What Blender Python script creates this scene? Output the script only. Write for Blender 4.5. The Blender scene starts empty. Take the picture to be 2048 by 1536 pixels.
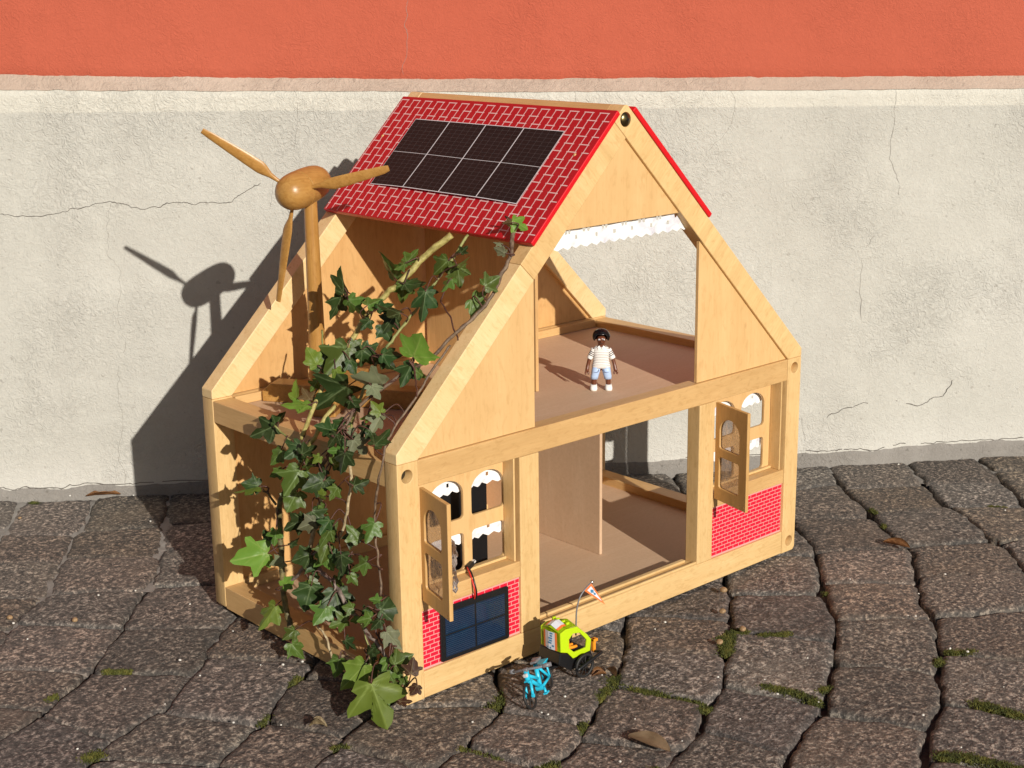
import bpy, bmesh, math, random
import numpy as np
from mathutils import Vector, Matrix, noise, geometry
random.seed(11)
S = bpy.context.scene
COL = S.collection
# ------------------------------------------------------------------ camera, sky, sun, exposure
cd = bpy.data.cameras.new('camera'); cam = bpy.data.objects.new('camera', cd); COL.objects.link(cam)
cam.location = (-0.78222, -1.03118, 0.65670)
cam.rotation_euler = (1.313342, 0.012842, -0.734614)
cd.sensor_width = 36.0; cd.lens = 52.122; cd.clip_start = 0.02; cd.clip_end = 300
S.camera = cam
SUN = Vector((0.262, 0.889, -0.3757)).normalized()
w = bpy.data.worlds.new('World'); S.world = w; w.use_nodes = True
nt = w.node_tree; bg = nt.nodes['Background']
sky = nt.nodes.new('ShaderNodeTexSky'); sky.sky_type = 'NISHITA'; sky.sun_disc = False
sky.sun_elevation = math.radians(22.0); sky.sun_rotation = math.atan2(-SUN.x, -SUN.y) % (2*math.pi)
nt.links.new(sky.outputs[0], bg.inputs[0]); bg.inputs[1].default_value = 0.05
sl = bpy.data.lights.new('sun', 'SUN'); sl.energy = 5.0; sl.angle = math.radians(0.5); sl.color = (1.0, 0.94, 0.855)
so = bpy.data.objects.new('sun', sl); COL.objects.link(so); so.rotation_euler = SUN.to_track_quat('-Z', 'Y').to_euler(); so.location = (-1, -3, 2)
S.view_settings.view_transform = 'Standard'; S.view_settings.look = 'None'
S.view_settings.exposure = -0.10; S.view_settings.gamma = 1.0; S.view_settings.use_curve_mapping = False
S.render.engine = 'CYCLES'

LINES = [['N',0.003,[[-0.0057,0.8383],[-0.0563,0.764],[-0.0891,0.7193],[-0.1552,0.6313]]],['M',0.003,[[0.0701,0.7761],[0.0236,0.705],[-0.008,0.6734],[-0.0518,0.611],[-0.1006,0.5397],[-0.1245,0.5085],[-0.1496,0.4906],[-0.18,0.4622],[-0.2132,0.4215],[-0.2488,0.3957]]],['K',0.003,[[0.1504,0.7154],[0.0819,0.6042],[0.0467,0.5514],[0.0139,0.495],[-0.0177,0.4557],[-0.0586,0.4192],[-0.1011,0.3681],[-0.1388,0.3296],[-0.1765,0.2941],[-0.2159,0.2646],[-0.2504,0.2402],[-0.2808,0.223],[-0.3066,0.214],[-0.328,0.2083]]],['J',0.0025,[[0.0047,0.3098],[-0.0376,0.2748],[-0.068,0.2483],[-0.0917,0.2213],[-0.1302,0.1906],[-0.1625,0.1666],[-0.1852,0.1613],[-0.2306,0.1419],[-0.255,0.1302],[-0.2854,0.106]]],['I',0.0025,[[0.0076,0.151],[-0.0248,0.1335],[-0.0505,0.1193],[-0.0764,0.1022],[-0.1046,0.0791],[-0.1197,0.0702],[-0.1597,0.0527],[-0.1758,0.0427],[-0.1968,0.0223]]],['H',0.003,[[0.0051,0.0218],[-0.0162,0.0176],[-0.0417,0.0111],[-0.0792,-0.0081],[-0.0954,-0.0184],[-0.1369,-0.0344]]],['G',0.004,[[0.1189,0.0045],[0.083,-0.045],[0.0643,-0.0631],[0.0356,-0.0772],[0.0084,-0.0846],[-0.0068,-0.0934],[-0.0302,-0.0989],[-0.0576,-0.1093]]],['F',0.005,[[0.3164,0.0148],[0.261,-0.0404],[0.2158,-0.0767],[0.1886,-0.0946],[0.1549,-0.1105],[0.1206,-0.1291],[0.0932,-0.1453],[0.069,-0.1614],[0.0446,-0.1672],[0.0124,-0.1755]]],['E',0.0052,[[0.4865,0.0133],[0.4334,-0.0393],[0.3752,-0.0878],[0.3293,-0.1227],[0.2763,-0.1612],[0.2374,-0.1845],[0.2105,-0.1949],[0.1842,-0.2115],[0.1577,-0.2261],[0.128,-0.2325],[0.0859,-0.2451]]],['D',0.0055,[[0.669,0.0483],[0.6286,-0.006],[0.5977,-0.0387],[0.5599,-0.0682],[0.5154,-0.1081],[0.4713,-0.1524],[0.435,-0.1807],[0.3886,-0.2126],[0.3331,-0.2459],[0.2908,-0.2712],[0.2575,-0.281],[0.2114,-0.2963],[0.1642,-0.3191]]],['C',0.0055,[[0.9307,0.2014],[0.8325,0.0892],[0.7854,0.0194],[0.7343,-0.0501],[0.7053,-0.0966],[0.6336,-0.1498],[0.5796,-0.1895],[0.5448,-0.232],[0.4762,-0.2797],[0.4305,-0.3081],[0.3859,-0.3402],[0.3288,-0.3621],[0.2864,-0.3862],[0.2469,-0.4032]]],['B',0.0042,[[1.0188,0.1253],[0.9391,0.0361],[0.8772,-0.0341],[0.8616,-0.0733],[0.8088,-0.1369],[0.8009,-0.1654],[0.7412,-0.232],[0.6304,-0.3231],[0.5465,-0.3794],[0.4652,-0.4228],[0.386,-0.4554],[0.3148,-0.4848]]],['A',0.0035,[[1.099,0.0637],[1.0546,0.0011],[1.0181,-0.041],[0.96,-0.1008],[0.8566,-0.2073]]]]
CROSS = [['N','M',[-0.0753,0.736],[-0.0071,0.6725]],['N','M',[-0.1286,0.6504],[-0.0629,0.5986]],['N','M',[-0.1868,0.5562],[-0.1292,0.5049]],['N','M',[-0.2333,0.4584],[-0.1914,0.4455]],['M','K',[-0.0011,0.6846],[0.0903,0.6193]],['M','K',[-0.0541,0.6062],[0.0304,0.5246]],['M','K',[-0.1198,0.5121],[-0.033,0.4432]],['M','K',[-0.1817,0.4545],[-0.1024,0.3657]],['M','K',[-0.2474,0.3617],[-0.1789,0.2916]],['M','K',[-0.2981,0.3028],[-0.2495,0.2421]],['K','J',[0.0937,0.6265],None],['K','J',[-0.0208,0.4502],None],['K','J',[-0.1022,0.3637],[-0.0207,0.2893]],['K','J',[-0.1771,0.2898],[-0.1003,0.2087]],['K','J',[-0.2598,0.2307],[-0.2315,0.1402]],['J','I',[-0.0731,0.2398],[-0.0035,0.1485]],['J','I',[-0.171,0.1534],[-0.1171,0.0717]],['J','I',[-0.2584,0.1234],[-0.1827,0.0331]],['I','H',[-0.1058,0.0747],[-0.0682,-0.0054]],['I','H',[-0.181,0.0315],[-0.1432,-0.0344]],['H','G',[-0.0836,-0.0143],[-0.0537,-0.1059]],['H','G',[-0.0162,0.0176],[0.076,-0.0528]],['G','F',[0.0663,-0.0608],[0.1038,-0.1379]],['G','F',[0.0001,-0.0923],[0.0199,-0.1707]],['F','E',[0.2557,-0.0456],[0.3164,-0.1321]],['F','E',[0.1828,-0.0982],[0.2219,-0.1915]],['F','E',[0.0858,-0.1528],[0.1363,-0.2341]],['E','D',[0.4459,-0.0252],[0.5205,-0.1029]],['E','D',[0.3661,-0.0953],[0.4239,-0.1875]],['E','D',[0.2607,-0.1724],[0.2996,-0.2682]],['E','D',[0.1798,-0.2153],[0.1956,-0.304]],['D','C',[0.7035,0.0747],[0.7743,0.0087]],['D','C',[0.6205,-0.0217],[0.7087,-0.0881]],['D','C',[0.5422,-0.0869],[0.621,-0.1586]],['D','C',[0.4699,-0.1547],[0.5506,-0.2246]],['D','C',[0.3775,-0.2213],[0.4397,-0.3029]],['D','C',[0.2891,-0.2724],[0.3318,-0.3623]],['D','C',[0.1711,-0.3137],[0.2515,-0.4017]],['C','B',[0.8448,0.098],[0.9381,0.0371]],['C','B',[0.7868,0.0127],[0.8754,-0.0352]],['C','B',[0.7199,-0.0871],[0.8114,-0.1491]],['C','B',[0.6367,-0.1484],[0.7466,-0.2264]],['C','B',[0.5529,-0.2269],[0.6701,-0.2958]],['C','B',[0.4834,-0.2816],[0.5469,-0.3765]],['C','B',[0.3885,-0.3413],[0.4272,-0.4421]],['C','B',[0.2803,-0.3952],[0.328,-0.4799]],['B','A',[0.9371,0.038],[1.025,-0.0355]],['B','A',[0.8707,-0.0389],[0.9506,-0.1111]],['B','A',[0.8042,-0.1567],[0.8768,-0.1831]]]
CRACKS = [[[[0.0381,0.3884],[0.0757,0.3841],[0.1143,0.3883],[0.1436,0.3953],[0.1792,0.4009],[0.1948,0.3959],[0.22,0.39],[0.2494,0.3945],[0.2722,0.3978],[0.2849,0.3948],[0.3077,0.3969],[0.3337,0.3975],[0.3472,0.405],[0.3754,0.4208]],0.0011],[[[0.1803,0.3996],[0.1765,0.3833],[0.1724,0.357],[0.1729,0.3305],[0.1835,0.3101],[0.1833,0.29],[0.1769,0.2427],[0.1834,0.2083],[0.1752,0.1879],[0.1701,0.1394],[0.1714,0.0972],[0.1624,0.0585],[0.1679,0.026],[0.1673,0.0007]],0.0005],[[[0.2484,0.5415],[0.2455,0.5269],[0.2469,0.511]],0.0004],[[[0.412,0.4624],[0.398,0.4431],[0.3898,0.4105],[0.3851,0.3842]],0.0004],[[[1.2286,0.5254],[1.2294,0.4841],[1.2264,0.4369],[1.2402,0.4025],[1.2435,0.3818]],0.0006],[[[1.2109,0.3272],[1.1976,0.3067],[1.1933,0.2787],[1.1967,0.2074]],0.0006],[[[1.3356,0.115],[1.3256,0.0969],[1.3041,0.0867],[1.2824,0.0786],[1.245,0.089],[1.2158,0.0865],[1.1867,0.0825],[1.158,0.0704],[1.1438,0.0599]],0.0013],[[[1.1172,0.0676],[1.1194,0.0498],[1.1243,0.0346],[1.1295,0.0157]],0.0008],[[[0.5748,0.6505],[0.5721,0.6255],[0.5733,0.6003],[0.566,0.5559]],0.0005],[[[0.4257,0.5406],[0.4276,0.5009],[0.4185,0.4622]],0.0004],[[[1.0047,0.5284],[1.0088,0.5019],[0.9992,0.4756],[0.9758,0.4494]],0.0004],[[[0.7923,0.5311],[0.7936,0.5194],[0.7909,0.5031]],0.0004]]
PLINTH_TOP = [[0.0537,0.5477],[0.7086,0.5327],[1.4097,0.524]]
LEDGE_TOP = [[0.0554,0.5651],[0.1794,0.5604],[0.4327,0.5539],[0.6929,0.5478],[1.0281,0.5443],[1.4085,0.5394]]
BAND = [[0.0506,0.5163],[0.2512,0.5097],[0.8124,0.5092],[1.1118,0.5025],[1.4117,0.4991]]
MORTAR = [[0.0015,0.0157],[0.0144,0.0115],[0.0411,0.0132],[0.0876,0.011],[0.1181,0.016],[0.1681,0.0115],[0.2832,0.0134],[1.1236,0.016],[1.1603,0.0159],[1.1897,0.0183],[1.2231,0.0138],[1.2561,0.0214],[1.2857,0.0216],[1.323,0.0215],[1.3827,0.0227],[1.4488,0.0229]]
WALL = [[-0.0228,0.8636,0.0],[0.8056,-0.5925,0.0],[-0.5925,-0.8056,0.0]]
MOSS = [[[[0.1831,-0.091],[0.1979,-0.0973],[0.1958,-0.1197],[0.1967,-0.1355],[0.2125,-0.1505]],0.01,1.0],[[[0.2049,-0.1638],[0.2161,-0.1889]],0.005,0.5],[[[0.2024,-0.1914],[0.2133,-0.1976]],0.006,0.7],[[[0.2877,-0.2042],[0.2932,-0.2183],[0.2986,-0.2383],[0.2964,-0.2624]],0.007,1.0],[[[0.3186,-0.2471],[0.3301,-0.2475]],0.006,0.8],[[[0.3443,-0.1027],[0.3196,-0.1301],[0.3586,-0.1023],[0.3742,-0.1085]],0.008,1.0],[[[0.3786,-0.1285],[0.4056,-0.1438]],0.007,1.0],[[[0.5205,-0.1029],[0.5206,-0.1111]],0.004,0.3],[[[0.4861,-0.2858],[0.5066,-0.3021]],0.006,0.8],[[[0.4546,-0.2917],[0.4642,-0.2879]],0.006,0.8],[[[0.4053,-0.3659],[0.4097,-0.387],[0.412,-0.4114]],0.009,1.0],[[[0.2931,-0.3987],[0.3099,-0.4208],[0.3218,-0.4622]],0.009,1.0],[[[0.7945,0.0242],[0.7877,0.0118]],0.004,0.9],[[[0.7555,-0.0202],[0.7516,-0.0266]],0.004,0.9],[[[0.9139,-0.0782],[0.9244,-0.0938]],0.004,0.7],[[[-0.0479,0.1214],[-0.0343,0.1301]],0.006,0.8],[[[-0.1681,0.2781],[-0.1494,0.2586]],0.004,0.7],[[[-0.2392,0.2585],[-0.2293,0.2608]],0.005,0.5],[[[-0.2681,0.1263],[-0.254,0.1255]],0.009,0.5],[[[-0.1153,0.0728],[-0.1029,0.0817]],0.005,0.5],[[[-0.0921,-0.0152],[-0.0822,-0.0169]],0.007,0.6],[[[0.0199,-0.1707],[0.034,-0.1719]],0.008,0.7],[[[0.1052,-0.1365],[0.0922,-0.1443]],0.006,0.6],[[[-0.0097,-0.0932],[0.0033,-0.1331]],0.004,0.4],[[[0.0933,-0.2401],[0.0821,-0.2415]],0.006,0.6],[[[0.0051,0.8278],[0.0106,0.8195]],0.004,0.8],[[[0.1506,-0.1093],[0.1729,-0.1009]],0.008,0.9],[[[0.0983,-0.0374],[0.0788,-0.0482],[0.0632,-0.0549]],0.01,0.25]]
PEB = [[-0.1865,0.4629,0.0055],[-0.1376,0.4068,0.0055],[0.4344,-0.0283,0.007],[0.3884,-0.0655,0.006],[0.3248,-0.115,0.006],[0.3673,-0.1107,0.006],[-0.0386,0.7654,0.004]]
SPECK = [[-0.1895,0.4473],[-0.0482,0.4373],[-0.0853,0.4548],[0.0785,0.8208],[0.0503,0.8041],[0.1142,0.7448],[0.0796,0.635],[-0.027,0.2629],[-0.1048,0.2387],[-0.1085,0.1929],[-0.034,0.1566],[-0.0156,0.1487],[-0.0512,0.1714],[0.06,0.1797],[0.0853,-0.0998],[0.087,-0.1069],[0.0258,-0.0692],[0.1832,-0.0833],[0.2629,-0.1654],[0.2917,-0.2004],[0.291,-0.2658],[0.1399,-0.2273],[0.485,-0.2864],[0.4916,-0.3026],[0.4459,-0.3696],[0.34,-0.3485],[0.3113,-0.406],[0.5254,-0.2098],[0.5301,-0.2161],[0.5857,-0.1836],[0.9703,0.0997],[0.6572,-0.1724],[0.9034,-0.106],[0.3616,-0.1997],[0.566,-0.1057],[-0.1372,0.084],[-0.1777,0.2178],[-0.1651,0.162],[0.2761,-0.2286],[0.1397,-0.1692],[0.1242,-0.0914],[0.2105,-0.2364],[0.3235,-0.0401],[0.3023,-0.045],[-0.035,0.0242],[-0.1075,0.0492],[-0.1965,0.3968],[-0.2672,0.138],[-0.0229,0.3593],[0.0725,-0.2145]]
LEAFPOS = {'brown':[[0.0652,0.7867],[0.1038,0.7607]],'tan':[[0.1119,-0.1867],[0.1171,-0.2333]],'curl':[[0.6931,-0.0636],[0.6993,-0.0978]],'bitA':[[0.1961,-0.0769],[0.19,-0.096]],'bitB':[[0.1725,-0.0793],[0.1876,-0.0845]],'red':[[0.9326,-0.0963],[0.939,-0.0998]],'twig':[[-0.0913,0.0271],[-0.0794,0.0145]],'sliver':[[0.5809,-0.1809],[0.5898,-0.1816]],'curl2':[[0.1761,-0.0735],[0.1822,-0.0885]]}
STEMS = [['yellow',[[0.1575,0.1039,0.424],[0.135,0.1232,0.4007],[0.1112,0.1304,0.3785],[0.1,0.1411,0.3659],[0.0818,0.1472,0.3473],[0.0565,0.1436,0.3238],[0.0315,0.1341,0.3018],[0.0168,0.1363,0.2864],[-0.0019,0.1297,0.2676],[-0.0109,0.1368,0.2396]],[0.00351,0.00337,0.00321,0.00307,0.00291,0.00274,0.00256,0.00241,0.00224,0.00211]],['green',[[0.1674,0.0908,0.4242],[0.1508,0.091,0.4061],[0.1355,0.0926,0.3903],[0.1202,0.0941,0.3746],[0.1012,0.0948,0.3562],[0.0813,0.0941,0.3404],[0.0699,0.0966,0.3283],[0.0579,0.0975,0.3162],[0.0392,0.0923,0.2975],[0.0319,0.0928,0.2868],[0.0143,0.0829,0.2698],[-0.0019,0.0682,0.2555]],[0.00148,0.00149,0.0015,0.0015,0.00151,0.00151,0.00152,0.00153,0.00153,0.00154,0.00153,0.00153]],['yellow',[[0.0133,0.1123,0.2741],[-0.0031,0.1119,0.2584],[-0.0075,0.1238,0.2391],[-0.0043,0.1584,0.2018]],[0.00209,0.00217,0.00227,0.00242]],['brown',[[0.1742,0.0296,0.4399],[0.1619,0.0183,0.428],[0.1501,0.0076,0.4152],[0.1366,0.0057,0.3999],[0.1183,-0.0017,0.3833],[0.1063,0.0027,0.3691],[0.0875,0.0071,0.3551],[0.0768,0.0151,0.344],[0.0619,0.0235,0.3273],[0.0467,0.048,0.3106],[0.0303,0.0576,0.2977],[0.0127,0.077,0.2782],[0.0011,0.0738,0.2684],[-0.0114,0.0768,0.2522],[-0.01,0.1068,0.2172]],[0.00209,0.00204,0.00198,0.00194,0.00188,0.00185,0.0018,0.00177,0.00173,0.00171,0.00168,0.00165,0.0016,0.00156,0.00156]],['brown',[[0.0776,0.0133,0.3394],[0.0528,0.0142,0.3157],[0.0357,0.0129,0.2975],[0.0147,0.0164,0.2751],[-0.0008,0.0129,0.2604],[-0.0093,0.0095,0.242],[-0.0062,0.023,0.2114],[-0.0062,0.0285,0.183],[-0.0085,0.0237,0.1601],[-0.0071,0.023,0.1374],[-0.0081,0.0194,0.1111]],[0.00114,0.00113,0.00112,0.00112,0.00111,0.00111,0.00113,0.00113,0.00114,0.00114,0.00114]],['pale',[[-0.0108,0.0565,0.2569],[-0.0114,0.0571,0.2496],[-0.014,0.0525,0.2292],[-0.0108,0.0573,0.2125],[-0.0117,0.0625,0.1891],[-0.0108,0.0735,0.1638],[-0.0125,0.0828,0.149]],[0.00164,0.0016,0.00156,0.00152,0.00149,0.00146,0.00143]],['olive',[[-0.0091,0.1511,0.2046],[-0.0094,0.1683,0.1844],[-0.011,0.1817,0.1602],[-0.0093,0.1873,0.1277],[-0.0102,0.1852,0.1057],[-0.0116,0.1835,0.0721],[-0.0084,0.1852,0.0469],[-0.0082,0.1796,0.0302],[-0.0089,0.1724,0.0177],[-0.0122,0.1604,0.006]],[0.00267,0.00276,0.00285,0.00294,0.003,0.00308,0.00316,0.00322,0.00328,0.00332]],['pale',[[-0.0065,0.0915,0.2349],[-0.0049,0.1061,0.2121],[-0.0053,0.1135,0.1864],[-0.0047,0.1233,0.1698],[-0.0058,0.1314,0.1445],[-0.0042,0.1463,0.1102]],[0.00168,0.00183,0.00197,0.00212,0.00227,0.00244]],['grey',[[-0.0068,0.1124,0.1415],[-0.0076,0.1281,0.1232],[-0.0078,0.1399,0.113],[-0.0069,0.1579,0.0931],[-0.0078,0.1809,0.0729]],[0.00212,0.00201,0.00189,0.00178,0.00166]],['grey',[[-0.0081,0.1218,0.1071],[-0.0092,0.0994,0.1018],[-0.0119,0.0818,0.0958],[-0.0111,0.0729,0.0847],[-0.0096,0.056,0.0755],[-0.0118,0.0376,0.0665],[-0.0105,0.024,0.0593],[-0.0113,0.0117,0.0508],[-0.0092,-0.0027,0.0397],[-0.0088,-0.0162,0.0304]],[0.00228,0.00219,0.00211,0.00205,0.00198,0.00191,0.00184,0.00177,0.00171,0.00164]],['green',[[-0.0138,0.0462,0.0778],[-0.0125,0.0402,0.0597],[-0.0135,0.0355,0.0497],[-0.0158,0.0308,0.0369],[-0.0133,0.0346,0.0175]],[0.00129,0.00123,0.00116,0.0011,0.00104]],['red',[[-0.01,0.0201,0.0947],[-0.0102,0.0285,0.0819],[-0.0107,0.0247,0.0689],[-0.0131,0.01,0.0648],[-0.0115,-0.0048,0.0677]],[0.00089,0.0009,0.0009,0.00089,0.00088]],['red',[[-0.0092,0.0157,0.1381],[-0.0084,0.0337,0.1387],[-0.0119,0.0484,0.1441],[-0.0097,0.0655,0.1382],[-0.0088,0.0712,0.1307],[-0.0082,0.0641,0.1285],[-0.0082,0.04,0.1308]],[0.00082,0.00082,0.00081,0.00081,0.0008,0.00079,0.00077]],['pale',[[-0.0087,0.1276,0.0454],[-0.0107,0.1106,0.037],[-0.0086,0.1056,0.0179]],[0.00122,0.00121,0.00121]],['olive',[[-0.0122,0.2165,0.1712],[-0.014,0.1982,0.1686],[-0.013,0.1859,0.1602]],[0.00111,0.00123,0.00137]],['green',[[-0.016,0.1758,0.2456],[-0.0125,0.1657,0.2393],[-0.0141,0.1497,0.2344]],[0.00087,0.0009,0.00093]],['pale',[[-0.0131,0.0807,0.0295],[-0.0116,0.0579,0.0304]],[0.00292,0.00289]],['red',[[0.1013,0.0548,0.3719],[0.0929,0.0309,0.3607],[0.0791,0.0032,0.3456]],[0.00078,0.00077,0.00075]],['yellow',[[0.0915,0.1962,0.3589],[0.0925,0.1701,0.3578],[0.0898,0.1513,0.3572]],[0.00083,0.00089,0.00095]],['pale',[[-0.009,0.0259,0.0197],[-0.0116,0.0132,0.0172],[-0.0113,-0.0055,0.011]],[0.00181,0.00167,0.00153]],['green',[[0.0638,0.202,0.3261],[0.0512,0.1835,0.3108],[0.0422,0.1686,0.303]],[0.00097,0.00096,0.00095]],['olive',[[0.1389,0.0877,0.4025],[0.1288,0.0844,0.3922],[0.1221,0.0843,0.3857]],[0.0008,0.00086,0.00093]],['grey',[[-0.0155,0.0849,0.0985],[-0.0126,0.09,0.1066],[-0.0122,0.0949,0.104]],[0.00105,0.00112,0.00119]],['olive',[[0.0085,0.1475,0.2731],[0.0227,0.1499,0.2853],[0.0352,0.1393,0.3002]],[0.0008,0.00087,0.00093]],['red',[[0.0114,0.0752,0.2788],[0.0007,0.0787,0.2709],[-0.0072,0.0723,0.2616],[-0.0126,0.0534,0.257]],[0.0009,0.00087,0.00085,0.00082]],['pale',[[-0.0114,0.0827,0.2608],[-0.0128,0.0608,0.2579],[-0.0119,0.055,0.2565]],[0.00096,0.0011,0.00126]],['red',[[0.1526,0.0182,0.416],[0.1528,0.0127,0.42],[0.1483,0.0056,0.4156]],[0.00065,0.00064,0.00064]],['red',[[0.0562,0.0425,0.3265],[0.048,0.0306,0.315],[0.0369,0.014,0.3057],[0.0303,0.006,0.2999]],[0.00089,0.00084,0.00079,0.00074]],['red',[[-0.0066,-0.0031,0.039],[-0.0073,-0.0096,0.0286],[-0.0061,-0.0104,0.013]],[0.00102,0.00095,0.00089]]]
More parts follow.
